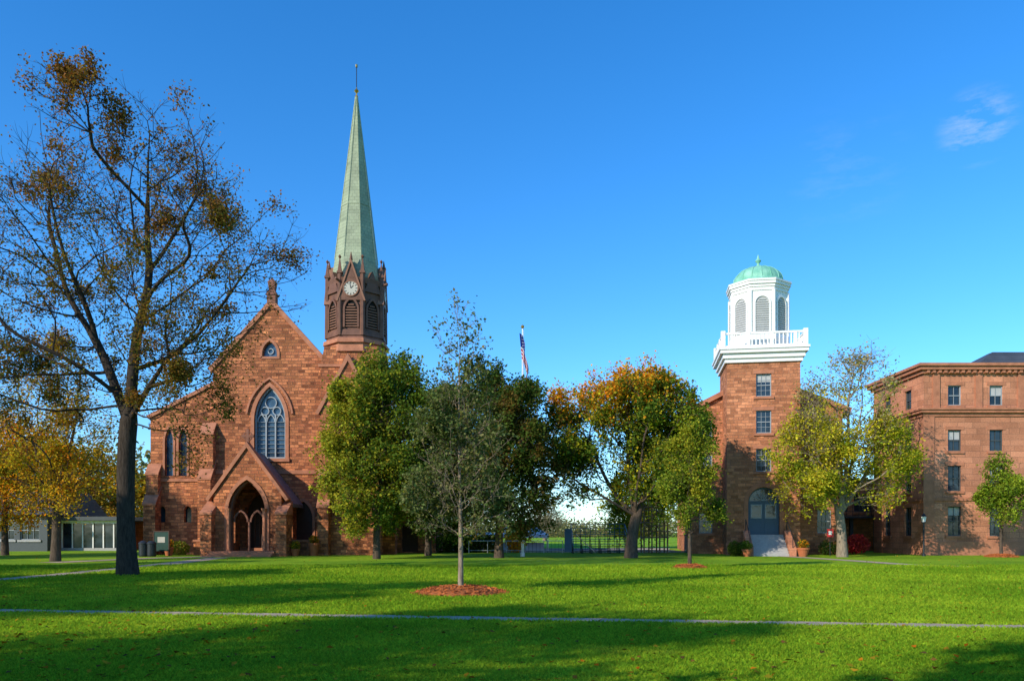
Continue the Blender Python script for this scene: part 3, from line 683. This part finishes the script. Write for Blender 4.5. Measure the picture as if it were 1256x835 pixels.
ORG=[(.74,.27,.018),(.68,.21,.015),(.76,.38,.025),(.62,.33,.025)]
YG=[(.33,.36,.02),(.44,.41,.025),(.25,.30,.022),(.54,.44,.025)]
tree('honey_locust_tree',157,31,trunk=[(0,0,0),(-.05,0,1.5),(-.08,0,3.5),(-.05,0,5.9)],
  limbs=[[(-.05,0,5.9),(.3,0,8.7),(.7,.2,11.3),(.6,.3,14.4),(.9,.3,18)],[(-.05,0,5.9),(-.9,.3,8.1),(-1.8,.6,9.7),(-3.4,.8,11.9),(-5,1,13.2)],
   [(-1.5,.5,9.2),(-2.3,-.5,12.5),(-2.8,-.8,15.5),(-2.9,-1,17.6)],[(.5,0,10.2),(1.6,-.8,11.4),(3.3,-1.5,11.8),(5.2,-2,11.9)],[(-.1,0,6.3),(-1.5,-1.2,8.2),(-3.7,-2,9.0),(-5,-2.4,9.3)],
   [(.7,.2,11.6),(1.8,.8,14),(2.6,1.2,16.5),(3.0,1.4,17.6)],[(.2,0,7.8),(1.2,1.5,8.8),(2.6,2.6,9.4)],[(0,0,6.5),(-.6,1.8,8.5),(-.9,3.2,11.5)],[(-2.6,.7,10.8),(-4.0,1.4,14.2),(-4.4,1.5,15.6)],[(0,0,6.2),(1.2,-1,7.2),(2.4,-1.4,7.4)]],
  trunk_r=.33,blobs=[(0,0,12.5,5.6,4.5,6.5),(-3.2,0,12,2.8,3,5.0),(2.6,-.5,10.4,3.4,3,2.2),(-3.0,.5,7.6,3.2,3,2.4),(1.3,0,16,2.8,2.5,3.2),(2.4,-.6,6.4,1.6,1.5,2.0,12)],
  n=1500,bf=.30,leaves=52000,ls=.10,pal=OLV,top=RUST,topz=12.5,topsoft=5,sig=.17,thresh=3,twigs=4,twl=.55,bark='barkdark',seed=3,clump=1.45,rt=.012,shell=.45,
  lean=5.8,bumps=7,densfn=lambda S:1+2.4*(S[:,2]<9.2))
tree('maple_tree',68,46,trunk=[(0,0,0),(.1,0,2.5),(0,0,4)],limbs=[[(0,0,4),(.8,.2,7),(1.2,.2,10)],[(0,0,4),(-1.2,0,6.5),(-2,0,9)],[(0,0,3.6),(1.6,-.6,5),(2.6,-.8,6)],[(0,0,3.8),(-.2,1.2,6.5),(0,1.5,9.5)]],trunk_r=.24,blobs=[(0,0,7.5,3.7,3.5,4.4),(-1.5,0,5.5,3,3,2.2),(1.6,0,4.8,2.4,2.5,1.6)],n=800,leaves=19000,ls=.14,pal=YEL+ORG[:1],top=YEL+RUST,topz=7.5,topsoft=2,sig=.26,seed=5,clump=1.3,lean=3.2,bumps=6)
tree('maple_tree',6,58,trunk=[(0,0,0),(0,0,2),(0,0,5)],trunk_r=.22,blobs=[(0,0,5.2,4.5,4,3.8)],n=450,leaves=20000,ls=.2,pal=ORG+YEL,sig=.4,seed=6,lean=2,bumps=6)
tree('maple_tree',118,84,trunk=[(0,0,0),(0,0,2),(0,0,6)],trunk_r=.22,blobs=[(0,0,6.0,6,4,5)],n=350,leaves=15000,ls=.28,pal=OLV+YEL,sig=.5,seed=8,lean=2,bumps=6)
tree('maple_tree',40,90,trunk=[(0,0,0),(0,0,2),(0,0,6)],trunk_r=.22,blobs=[(0,0,6.5,6,4,5)],n=350,leaves=14000,ls=.3,pal=OLV+GR,sig=.5,seed=9,lean=2,bumps=6)
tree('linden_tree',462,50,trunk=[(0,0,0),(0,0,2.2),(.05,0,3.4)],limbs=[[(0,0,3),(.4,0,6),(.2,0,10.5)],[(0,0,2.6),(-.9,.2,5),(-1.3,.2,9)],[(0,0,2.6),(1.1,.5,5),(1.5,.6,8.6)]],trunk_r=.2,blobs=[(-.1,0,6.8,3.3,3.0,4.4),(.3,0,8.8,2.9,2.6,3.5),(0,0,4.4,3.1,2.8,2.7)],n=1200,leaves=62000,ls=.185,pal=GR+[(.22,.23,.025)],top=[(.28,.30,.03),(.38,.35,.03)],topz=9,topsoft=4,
  colfn=lambda C:-(C[:,0]+.3)/2.2-.1,sig=.21,seed=11,clump=.85,lean=2,shell=.36,bumps=9)  # lighter leaf tones towards the left: sunlit side of the crown put into the colour
tree('linden_tree',525,57,trunk=[(0,0,0),(0,0,2.2),(.05,0,3.4)],limbs=[[(0,0,3),(.4,0,6),(.2,0,10)],[(0,0,2.6),(-.9,.2,5),(-1.6,.2,8)]],trunk_r=.2,blobs=[(0,0,6.9,3.2,3.0,5.0),(0,0,4.2,3.2,2.8,2.6)],n=600,leaves=40000,ls=.2,pal=DG+GR,sig=.26,seed=13,clump=.7,lean=2,shell=.36,bumps=7)
tree('linden_tree',612,52,trunk=[(0,0,0),(0,0,1.8),(.05,0,3)],limbs=[[(0,0,3),(.4,0,6),(.2,0,10)],[(0,0,2.4),(-1.6,.2,5),(-2.6,.2,8)],[(0,0,2.4),(1.7,.5,5),(3.1,.6,7.4)],[(0,0,2.6),(0,-1.5,5),(.2,-2.4,8)]],trunk_r=.26,blobs=[(-1.7,0,6.8,3.7,3.5,4.8),(2.0,0,6.4,3.5,3.2,4.2),(0,0,8.5,3.8,3,3.5),(0,0,4.1,4.7,3.4,2.7)],n=1500,leaves=92000,ls=.185,pal=DG,sig=.22,seed=12,clump=.85,lean=1.6,shell=.36,bumps=9)
tree('young_oak_tree',565,22,trunk=[(0,0,0),(0,0,1.6),(.03,0,3),(-.03,0,5),(0,0,7),(0,0,8.1)],trunk_r=.062,
  blobs=[(0,0,2.7,1.65,1.5,1.3),(-.05,0,4.2,1.4,1.3,1.4),(-.05,0,5.6,1.02,.95,1.2),(-.05,0,6.9,.8,.7,1.1),(0,0,7.9,.35,.3,.4)],n=750,bf=.55,leaves=17000,ls=.088,
  pal=[(.13,.17,.05),(.18,.21,.07),(.095,.13,.04),(.21,.21,.075)],sig=.08,thresh=4,twigs=3,twl=.22,bark='barklight',seed=14,clump=1.15,rt=.005,lean=1.3,shell=.5,densfn=lambda S:1+.9*(S[:,2]<5))
tree('sugar_maple_tree',774,52,trunk=[(0,0,0),(.1,0,1.8),(.1,0,2.8)],limbs=[[(.1,0,2.8),(-.1,0,6),(-.3,0,10.5)],[(.1,0,2.6),(-1.5,.3,4.8),(-2.8,.4,8)],[(.1,0,2.6),(1.6,.3,5.4),(2.8,.3,8.6)],[(.1,0,2.6),(-2.2,-.8,4.2),(-4.4,-1,5.2)],[(.1,0,2.9),(.4,-1.6,6),(.6,-2.2,9)]],trunk_r=.36,
  blobs=[(1.9,0,7.8,3.4,3.2,4.6),(-1.8,0,8.6,3.3,2.8,3.6),(2.3,0,5.6,2.7,2.6,2.9),(-3.3,0,5.0,2.0,2,2.2,9),(.5,0,9.8,3.9,3,3.1)],n=1600,leaves=76000,ls=.18,
  pal=YG+GR+GR,top=ORG+ORG+YEL,colfn=lambda C:(C[:,2]-10.6)*.6-(C[:,0]-.2)*.16,sig=.21,seed=16,clump=.95,lean=2.4,shell=.4,bumps=9,densfn=lambda S:1-.72*((S[:,0]<-1)&(S[:,2]<6.5)))
tree('young_linden_tree',846,GD(697),trunk=[(0,0,0),(0,0,1.6),(0,0,3.5),(0,0,5.9)],trunk_r=.075,blobs=[(0,0,3.1,1.45,1.3,1.6),(0,0,4.6,1.15,1.05,1.5),(0,0,5.8,.6,.5,.9)],n=500,leaves=17000,ls=.115,
  pal=[(.23,.29,.025),(.30,.34,.03),(.16,.22,.025),(.37,.35,.03)],sig=.11,seed=18,clump=.9,lean=1.5,rt=.008,twl=.25,shell=.4,bumps=6)
tree('silver_maple_tree',1033,54,trunk=[(0,0,0),(-.1,0,2),(0,0,3)],limbs=[[(0,0,3),(.4,0,7),(.4,0,12)],[(0,0,2.6),(-1.4,.2,5.2),(-2.4,.2,8)],[(0,0,2.6),(1.7,.3,5.5),(3.2,.3,8)],[(0,0,3),(-.6,-1,7),(-.9,-1.2,11)],[(0,0,3),(1.2,.8,8),(1.8,1,11)]],trunk_r=.3,
  blobs=[(-2.2,0,6.6,2.8,2.8,3.0),(2.3,0,6.8,3.0,2.8,3.4),(0,0,9.6,3.4,3,4.7),(-1.6,0,4.4,2.6,2,1.6),(2.2,0,4.8,2.0,2,1.6)],n=1500,leaves=34000,ls=.165,pal=YG+[(.60,.52,.04)],top=[(.42,.36,.12),(.34,.29,.15)],topz=11,topsoft=2,sig=.22,seed=21,clump=1.25,
  bark='barklight',lean=2.6,bumps=8,densfn=lambda S:np.where(S[:,2]>9.4,.32,1.0),twigs=4,twl=.6)
tree('young_linden_tree',1228,54,trunk=[(0,0,0),(0,0,1.6),(0,0,4.2),(0,0,6.6)],trunk_r=.09,blobs=[(0,0,3.4,1.5,1.4,1.6),(0,0,4.9,1.1,1.05,1.7),(0,0,6.4,.45,.45,.9)],n=450,leaves=16000,ls=.145,pal=[(.22,.31,.025),(.29,.36,.03),(.16,.23,.025)],sig=.14,seed=22,lean=1.5,twl=.3,shell=.4,clump=.9,bumps=6)
for i,(x,y,h) in enumerate([(-26,5,17),(-20,-5,17),(-8,-7,16),(-47,42,18),(-38,24,17),(-44,12,18),(-31,14,15)]):
    k=h/18.0
    tree('shade_tree',pos=(x,y),trunk=[(0,0,0),(0,0,2),(0,0,4.5*k),(.2,0,9*k),(0,0,14*k)],trunk_r=.35,blobs=[(0,0,11*k,4.2,4.2,6.0*k),(0,0,8*k,4.6,4.6,3*k)],n=450,leaves=24000,ls=.28,pal=OLV,sig=.36,seed=40+i,clump=1.3,lean=3.5,twigs=2,twl=.9,rt=.02,bumps=7)
def leafmass(name,blobs,n,ls,pal,seed,loc):
    rs=np.random.RandomState(seed); w=np.array([b[3]*b[5] for b in blobs],float); w/=w.sum(); ch=rs.choice(len(blobs),n,p=w); B=np.array(blobs)[ch]
    d=rs.normal(size=(n,3)); d/=np.linalg.norm(d,axis=1)[:,None]; r=rs.uniform(size=(n,1))**.3
    sub=rs.normal(size=(n,3))*.04
    C=B[:,:3]+(d*r+sub)*B[:,3:6]; C[:,2]=np.abs(C[:,2]-.02)+.02
    pal=np.array(pal); bc=rs.randint(0,len(pal),len(blobs))[ch]; own=rs.randint(0,len(pal),n); col=pal[np.where(rs.uniform(size=n)<.7,bc,own)]*rs.uniform(.6,1.35,(n,1))
    V,Fq=leaf_quads(C,ls,rs); return np_mesh(name,V,[Fq],M['leaf'],col=np.repeat(col,4,0),loc=loc)
rs=np.random.RandomState(77)
bl=[]
for i in range(90):
    x=rs.uniform(-150,-48); y=rs.uniform(95,125); h=rs.uniform(4,8.5); bl.append((x,y,h*.9,rs.uniform(3,6),4,h))
for i in range(60):
    x=rs.uniform(-48,-30); y=rs.uniform(100,125); h=rs.uniform(3,5); bl.append((x,y,h*.9,rs.uniform(3,5),4,h))
for i in range(120):
    x=rs.uniform(-40,130); y=rs.uniform(240,330); h=rs.uniform(2.4,4.2)*(1.6 if x>50 else 1); bl.append((x,y,h*.7,rs.uniform(5,12),6,h))
leafmass('distant_trees',bl,70000,.75,[(.14,.16,.06),(.20,.18,.07),(.24,.19,.07),(.12,.15,.07),(.26,.22,.08)],5,(0,0,0))
leafmass('burning_bush',[(X(1052,60),60,.8,.9,.8,.75),(X(1045,60),60,.6,.7,.7,.6)],2500,.13,[(.6,.04,.03),(.45,.04,.04),(.65,.1,.04)],6,(X(1050,60),60,0))
leafmass('shrub',[(X(632,66),66,1.1,.9,.8,1.2)],2200,.16,YEL+ORG,7,(X(632,66),66,0))
leafmass('hedge',[(x,65.3,.7,.8,.6,.85) for x in np.arange(-5.6,-1,.8)],9000,.14,DG,8,(-4,65.3,0))
leafmass('shrub',[(X(200,61),58.8,.5,.7,.6,.6),(X(236,61),58.8,.5,.7,.6,.55)],2500,.12,GR+RUST,9,(X(215,59),58.8,0))
leafmass('shrub',[(X(905,58),56.5,.5,.5,.5,.55),(X(895,58),56.7,.5,.5,.5,.6)],1800,.12,GR,10,(X(900,58),56.5,0))
leafmass('shrub',[(X(1005,60)+k*.9,58.5,.5,.6,.6,.6) for k in range(2)],2200,.12,DG,12,(X(1010,60),58.5,0))
tree('ash_tree',668,150,trunk=[(0,0,0),(0,0,2),(0,0,5)],trunk_r=.3,blobs=[(0,0,3.8,3.6,3,3.2)],n=350,leaves=2500,ls=.3,pal=[(.24,.22,.12),(.20,.17,.11)],sig=.4,seed=31,lean=1.2,twigs=4,twl=1.0,rt=.03,bark='barklight')
tree('maple_tree',772,84,trunk=[(0,0,0),(0,0,2),(0,0,5)],trunk_r=.2,blobs=[(0,0,3.6,3,3,3.2)],n=250,leaves=9000,ls=.25,pal=GR+YG,sig=.4,seed=33,lean=1.2)
# ------------------------------------------------------------------ ground
def sheet(name,pts,z,mat):
    me=bpy.data.meshes.new(name); me.from_pydata([(p[0],p[1],z) for p in pts],[],[tuple(range(len(pts)))]); me.materials.append(M[mat]); ob=bpy.data.objects.new(name,me); COL.objects.link(ob); return ob
sheet('ground',[(-3000,-3000),(3000,-3000),(3000,3000),(-3000,3000)],0,'lawn')
def pathpoly(name,pts,w,z=.004,mat='concrete'):
    P=[Vector(p) for p in pts]; L=[];R=[]
    for i,p in enumerate(P):
        d0=(P[i]-P[max(i-1,0)]) if i>0 else (P[1]-P[0]); d1=(P[i+1]-P[i]) if i<len(P)-1 else d0
        n=(d0.normalized()+d1.normalized()).normalized(); n=Vector((-n.y,n.x)); L.append(p+n*w/2);R.append(p-n*w/2)
    me=bpy.data.meshes.new(name); V=[(q.x,q.y,z) for q in L]+[(q.x,q.y,z) for q in R]; k=len(L)
    me.from_pydata(V,[],[(i,i+1,k+i+1,k+i) for i in range(k-1)]); me.materials.append(M[mat]); ob=bpy.data.objects.new(name,me); COL.objects.link(ob)
def gp(px,py): d=GD(py); return (X(px,d),d)
pa_=Vector(gp(0,748.5)); pb_=Vector(gp(1256,768.5)); dd=(pb_-pa_)
PATHS=[([pa_-dd*1.5,pa_+dd*.5,pb_+dd*1.5],.66),([gp(-250,735),gp(-60,716),gp(80,704),gp(190,693),gp(270,683.5)],1.3),([gp(962,682),gp(1040,687),gp(1110,692),gp(1190,695)],1.1),([gp(60,690),gp(180,684.5),gp(300,681.5)],1.6)]
for i,(p,w) in enumerate(PATHS): pathpoly('footpath',p,w,.004+.004*i)
sheet('street',[(-9,66),(15,66),(15,76),(-9,76)],.004,'asphalt')
b=Bld('kerb',(3,65.9,0)); b.box('kerb','granite',-9,15,65.8,65.995,0,.14); b.box('kerb','granite',-9,15,76.005,76.2,0,.14); b.done(join=True)
def grass():
    rs=np.random.RandomState(4); n=480000
    y=8.3*np.exp(rs.uniform(size=n)*math.log(40/8.3)); x=rs.uniform(-.68,.68,n)*y
    keep=np.ones(n,bool)
    for pts,w in PATHS:
        P=[Vector(p) for p in pts]
        for a,c in zip(P[:-1],P[1:]):
            d=np.array(c-a); L=np.linalg.norm(d); d/=L; rx=x-a.x; ry=y-a.y; t=rx*d[0]+ry*d[1]; s=np.abs(-rx*d[1]+ry*d[0])
            keep&=~((t>-.2)&(t<L+.2)&(s<w/2-.06+.06*np.sin(t*3.1)+rs.normal(size=n)*.06))
    for cx,cy,r in ((X(565,22),22,1.2),(X(846,GD(697)),GD(697),.75)):
        keep&=(np.hypot(x-cx,y-cy)>r)
    x=x[keep];y=y[keep];n=len(x)
    s=(y/9.0)**.75; h=.036*s*rs.uniform(.5,1.3,n); w=.010*s*rs.uniform(.7,1.3,n); a=rs.uniform(0,math.pi,n); l=rs.normal(size=(n,2))*.75*h[:,None]
    z=np.zeros(n)
    V=np.stack([np.stack([x-np.cos(a)*w,y-np.sin(a)*w,z],1),np.stack([x+np.cos(a)*w,y+np.sin(a)*w,z],1),np.stack([x+l[:,0],y+l[:,1],h],1)],1).reshape(-1,3)
    c=rs.uniform(.75,1.4,(n,1))*np.array([[1,1,1]]); c[:,0]*=rs.uniform(.85,1.35,n)
    np_mesh('lawn_grass',V,[np.arange(3*n).reshape(n,3)],M['blades'],col=np.repeat(c,3,0))
grass()
def litter():
    rs=np.random.RandomState(9); n=3800
    y=8.5*np.exp(rs.uniform(size=n)*math.log(58/8.5)); x=rs.uniform(-.68,.68,n)*y
    w=np.where((rs.uniform(size=n)<.35)|(x<-4)|((x>5)&(y>20)),True,False); x=x[w];y=y[w];n=len(x)
    C=np.stack([x,y,rs.uniform(.03,.06,n)],1); pal=np.array(RUST+ORG+YEL)*.6; col=pal[rs.randint(0,len(pal),n)]*rs.uniform(.6,1.2,(n,1))
    V,Fq=leaf_quads(C,.085,rs,up=2.5); V[:,2]=np.maximum(V[:,2],.01)
    np_mesh('fallen_leaves',V,[Fq],M['litter'],col=np.repeat(col,4,0))
litter()
def mulch(px,D,r,seed):
    rs=np.random.RandomState(seed); cx,cy=X(px,D),D
    b=Bld('mulch_ring',(cx,cy,0)); V=[];Fs=[];n=40;rings=8
    for j in range(rings+1):
        for i in range(n):
            a=2*math.pi*i/n; t=j/rings; rr=r*t*(1+.06*math.sin(3*a+seed)+.04*rs.normal()*(t>.8)); V.append(Vector((cx+rr*math.cos(a),cy+rr*math.sin(a),.005+.17*(1-t**3)+rs.uniform(0,.025)*(t<1))))
    for j in range(rings):
        for i in range(n): k=(i+1)%n; Fs.append((j*n+i,(j+1)*n+i,(j+1)*n+k,j*n+k))
    b.add('mound','mulch',V,Fs)
    for _ in range(900):
        a=rs.uniform(0,2*math.pi); t=rs.uniform()**.5*1.06; p=Vector((cx+r*t*math.cos(a),cy+r*t*math.sin(a),.02+.18*max(0,1-t**3)+rs.uniform(0,.03)))
        d=Vector(rs.normal(size=3)*np.array([1,1,.35])).normalized()*rs.uniform(.03,.07); e=Vector(rs.normal(size=3)).cross(d).normalized()*.014
        b.add('chips','mulch',[p-d-e,p-d+e,p+d+e,p+d-e],[(0,1,2,3)])
    b.done(join=True)
mulch(565,22,1.27,1); mulch(846,GD(697),.82,2); mulch(1228,54,1.0,3)
# ------------------------------------------------------------------ flagpole
def flag():
    x,y=X(641,55),55.0; zt=Z(403,55); b=Bld('flagpole',(x,y,0))
    b.lathe('pole','steel',x,y,[(.16,0),(.16,.25),(.10,.3),(.095,4),(.05,zt)],12); b.lathe('ball','gold',x,y,[(.03,zt),(.11,zt+.06),(.13,zt+.13),(.09,zt+.22),(.02,zt+.26)],12)
    b.tube('halyard','white',(x+.12,y-.05,1.2),(x+.07,y-.03,zt-.1),.008,4)
    par=b.done()
    na,nb=110,78; A,B=np.meshgrid(np.linspace(0,1,na+1),np.linspace(0,1,nb+1),indexing='ij')
    z=zt-.35-B*1.75-A*2.75*(.9+.1*np.cos(B*5)); gx=-.22+.62*A**.45*(1-.2*B)+.10*np.sin(A*9+B*4)*A**.5-.06*A*A-.08*B*A+.16*B
    gy=-.16+.13*np.sin(A*17+B*3.0)*np.minimum(1,A*3)+.07*np.sin(B*14+A*6)*A
    V=np.stack([gx,gy,z],-1).reshape(-1,3)
    i,j=np.meshgrid(np.arange(na),np.arange(nb),indexing='ij'); i=i.ravel();j=j.ravel(); W=nb+1
    Q=np.stack([i*W+j,(i+1)*W+j,(i+1)*W+j+1,i*W+j+1],1)
    st=(j*13//nb); col=np.where((st%2==0)[:,None],(.50,.02,.03),(.68,.68,.68)); can=(j<nb*7/13)&(i<na*.42)
    col=np.where(can[:,None],(.02,.03,.16),col); si=(i%9); sj=(j%10)
    star=can&((si-4)**2<=1)&((sj-4)**2<=1)&(i<na*.4-1); col=np.where(star[:,None],(.75,.75,.75),col)
    VV=V[Q].reshape(-1,3); np_mesh('flag',VV,[np.arange(len(VV)).reshape(-1,4)],M['cloth'],col=np.repeat(col,4,0),parent=par)
flag()
# ------------------------------------------------------------------ furniture
def tent(px,D,w=2.6,h=1.9):
    x=X(px,D); b=Bld('canopy_tent',(x,D,0)); a=w/2
    for sx in (-1,1):
        for sy in (-1,1): b.tube('poles','steel',(x+sx*(a-.05),D+sy*(a-.05),0),(x+sx*(a-.05),D+sy*(a-.05),h),.03)
    b.frus('canopy','canvas',x,D,h,h+.75,a*1.4142,.06,4)
    for sx in (-1,1): b.box('valance','canvas',x+sx*a-.01,x+sx*a+.01,D-a+.012,D+a-.012,h-.28,h-.003); b.box('valance','canvas',x-a,x+a,D+sx*a-.01,D+sx*a+.01,h-.28,h-.003)
    b.box('table','canvas',x-.8,x+.8,D-.3,D+.3,.05,.75); b.done()
tent(588,72,2.4,1.5); tent(622,74,2.6,1.5); tent(656,72,2.4,1.45)
def bleachers(px0,px1,D):
    x0,x1=X(px0,D),X(px1,D); b=Bld('bleachers',((x0+x1)/2,D,0))
    for k in range(4):
        y=D+.7*k; z=.35+.38*k
        b.box('seats','bluemetal',x0+.75,x1,y,y+.28,z,z+.05); b.box('footboards','metal',x0+.75,x1,y+.3,y+.68,z-.17,z-.13)
        n=6
        for i in range(n+1): xx=x0+.75+(x1-x0-.75)*i/n; b.tube('supports','metal',(xx,y+.14,0),(xx,y+.14,z),.025,5)
    yb=D+2.85
    for i in range(12): xx=x0+.75+(x1-x0-.75)*i/11; b.tube('rails','bluemetal',(xx,yb,0),(xx,yb,2.35),.022,5)
    for z in (1.7,2.0,2.35): b.tube('rails','bluemetal',(x0+.75,yb,z),(x1,yb,z),.022,5)
    for xx in (x0+.72,x1+.03):
        b.tube('rails','bluemetal',(xx,D,1.0),(xx,yb,2.35),.025,5); b.tube('rails','bluemetal',(xx,D,.1),(xx,D,1.0),.025,5); b.tube('rails','bluemetal',(xx,D,.5),(xx,yb,1.8),.02,5)
    b.prism('end_panel','bluemetal',[rect(x0+.3,.15,.55,1.8)],FR(D-.1),0,.05); b.tube('rails','steel',(x0+.9,D-.25,1.5),(x0+2.4,D-.25,.1),.03,5)
    b.done()
bleachers(692,772,62)
def railing():
    D=64.5; x0,x1=X(575,D),X(690,D); b=Bld('street_railing',((x0+x1)/2,D,0))
    for k in range(26): xx=x0+(x1-x0)*k/25; b.tube('posts','steel' if k%5==0 else 'metal',(xx,D,0),(xx,D,1.0 if k%5==0 else .95),.03 if k%5==0 else .012,5)
    b.tube('rails','steel',(x0,D,.97),(x1,D,.97),.025,5); b.tube('rails','steel',(x0,D,.2),(x1,D,.2),.018,5); b.done()
railing()
def pot(px,D,r=.33,h=.6,pal=ORG,seed=1):
    x=X(px,D); b=Bld('potted_plant',(x,D,0)); b.lathe('pot','terracotta',x,D,[(r*.65,0),(r*.95,h*.8),(r*1.08,h*.82),(r*1.08,h),(r*.9,h),(r*.88,h*.9),(.02,h*.88)],16); e=b.done()
    rs=np.random.RandomState(seed); n=500; d=rs.normal(size=(n,3)); d/=np.linalg.norm(d,axis=1)[:,None]; C=d*rs.uniform(.3,1,(n,1))*np.array([.42,.42,.36])+np.array([0,0,h+.25])
    pl=np.array(pal+GR); V,Fq=leaf_quads(C,.11,rs); np_mesh('plant',V,[Fq],M['leaf'],col=np.repeat(pl[rs.randint(0,len(pl),n)],4,0),parent=e)
pot(385,57,.38,.9,ORG,1); pot(207,57,.33,.6,ORG,2); pot(985,55,.42,.6,ORG,3); pot(916,55,.34,.5,GR,4); pot(362,56,.3,.5,YEL,5)
def furniture():
    x=X(198,56); b=Bld('notice_board',(x,56,0)); b.box('panel','greenboard',x-.5,x+.5,55.98,56.04,.35,1.7); b.box('frame','wood',x-.56,x-.5,55.96,56.06,0,1.78); b.box('frame','wood',x+.5,x+.56,55.96,56.06,0,1.78); b.box('frame','wood',x-.5,x+.5,55.965,56.055,1.7,1.78)
    b.box('notice','clock',x-.26,x+.26,55.965,55.979,.95,1.35); b.done()
    for px in (176,186):
        x=X(px,55); b=Bld('litter_bin',(x,55,0)); b.lathe('bin','metal',x,55,[(.26,0),(.3,.1),(.3,.85),(.33,.86),(.33,.93),(.2,1.05),(.02,1.1)],16); b.done(join=True)
    D=63; x0=X(790,D); b=Bld('exterior_staircase',(x0,D,0))
    for k in range(4):
        for yy in (D,D+1.4):
            b.box('posts','timber',x0+k*.62-.05,x0+k*.62+.05,yy-.05,yy+.05,0,4.2)
    for z in (1.2,2.4,3.6): b.box('landings','timber',x0-.1,x0+1.96,D-.1,D+1.5,z,z+.1); b.box('rails','timber',x0-.1,x0+1.96,D-.12,D-.06,z+.5,z+.57) ; b.box('rails','timber',x0-.1,x0+1.96,D-.12,D-.06,z+.95,z+1.02)
    for f_ in range(3):
        for k in range(8): xx=(x0+.1+k*.2) if f_%2==0 else (x0+1.6-k*.2); b.box('treads','timber',xx,xx+.25,D+.15,D+1.2,1.2*f_+.1+k*.14,1.2*f_+.14+k*.14)
    b.done()
    x=X(1018,56); b=Bld('small_sign',(x,56,0)); b.tube('post','metal',(x,56,0),(x,56,1.9),.03); b.box('plate','red',x-.22,x+.22,55.94,55.97,1.35,1.9); b.box('plate_edge','white',x-.12,x+.12,55.93,55.939,1.5,1.75); b.done()
    x=X(1133,56); b=Bld('bollard_lamp',(x,56,0)); b.lathe('post','metal',x,56,[(.12,0),(.12,.15),(.06,.2),(.06,2.3),(.16,2.4)],10); b.lathe('lantern','white',x,56,[(.12,2.4),(.17,2.75),(.05,2.8)],10); b.lathe('cap','metal',x,56,[(.2,2.8),(.05,2.98),(.02,3.05)],10); b.done()
    x=X(522,60); b=Bld('sign_post',(x,60,0)); b.tube('post','steel',(x,60,0),(x,60,1.9),.03); b.box('plate','white',x-.15,x+.15,59.95,59.965,1.45,1.9); b.done()
furniture()
# ------------------------------------------------------------------ light
EL=math.radians(27); AZ=math.radians(48)
tr_=Vector((math.sin(AZ)*math.cos(EL),math.cos(AZ)*math.cos(EL),-math.sin(EL)))
sl=bpy.data.lights.new('sun','SUN'); sl.energy=5.0; sl.angle=math.radians(.5); sl.color=(1.0,.91,.77)
so=bpy.data.objects.new('sun',sl); so.rotation_euler=tr_.to_track_quat('-Z','Y').to_euler(); so.location=(-40,-30,40); COL.objects.link(so)
w=bpy.data.worlds.new('World'); sc.world=w; w.use_nodes=True; nt=w.node_tree; nt.nodes.clear()
o=N(nt,'ShaderNodeOutputWorld'); bg=N(nt,'ShaderNodeBackground'); sky=N(nt,'ShaderNodeTexSky'); sky.sky_type='NISHITA'; sky.sun_disc=False
sky.sun_elevation=EL; sky.sun_rotation=math.atan2(-tr_.x,-tr_.y)%(2*math.pi); sky.air_density=1.0; sky.dust_density=.2; sky.ozone_density=2.5
hs=N(nt,'ShaderNodeHueSaturation'); hs.inputs['Saturation'].default_value=1.18; hs.inputs['Value'].default_value=1.45
nt.links.new(mixc(nt,1,sky.outputs[0],(.74,.95,1.19),'MULTIPLY'),hs.inputs['Color'])
tc=N(nt,'ShaderNodeTexCoord')
def cloud(px,py,r,stre,prev,sc_=(9,9,30)):
    d=Vector((px-628,F,652-py)).normalized()
    dp=N(nt,'ShaderNodeVectorMath',operation='DOT_PRODUCT'); nt.links.new(tc.outputs['Generated'],dp.inputs[0]); dp.inputs[1].default_value=d
    m=ramp(nt,dp.outputs['Value'],math.cos(r),1.0); m=mth(nt,'POWER',m,1.6)
    mp=N(nt,'ShaderNodeMapping'); mp.inputs['Scale'].default_value=sc_; mp.inputs['Rotation'].default_value=(0,.6,0); nt.links.new(tc.outputs['Generated'],mp.inputs[0])
    n=ramp(nt,noise(nt,1.6,7,mp.outputs[0],.65),.48,.78)
    f=mth(nt,'MULTIPLY',mth(nt,'MULTIPLY',m,n),stre,clamp=True)
    return mixc(nt,f,prev,(5.2,5.7,6.3))
c=cloud(1200,155,.042,.75,hs.outputs[0]); c=cloud(1035,210,.08,.10,c)
nt.links.new(c,bg.inputs[0]); bg.inputs[1].default_value=.15; nt.links.new(bg.outputs[0],o.inputs[0])
sc.view_settings.view_transform='Standard'; sc.view_settings.look='None'; sc.view_settings.exposure=0; sc.view_settings.gamma=1
# ------------------------------------------------------------------ camera
cd=bpy.data.cameras.new('camera'); cd.sensor_width=36; cd.lens=36*F/1256; cd.shift_y=(652-417.5)/1256; cd.clip_end=6000; cd.clip_start=.1
co=bpy.data.objects.new('camera',cd); co.location=(0,0,1.7); co.rotation_euler=(math.radians(90),0,0); COL.objects.link(co); sc.camera=co
print('OBJECTS',len(bpy.data.objects))
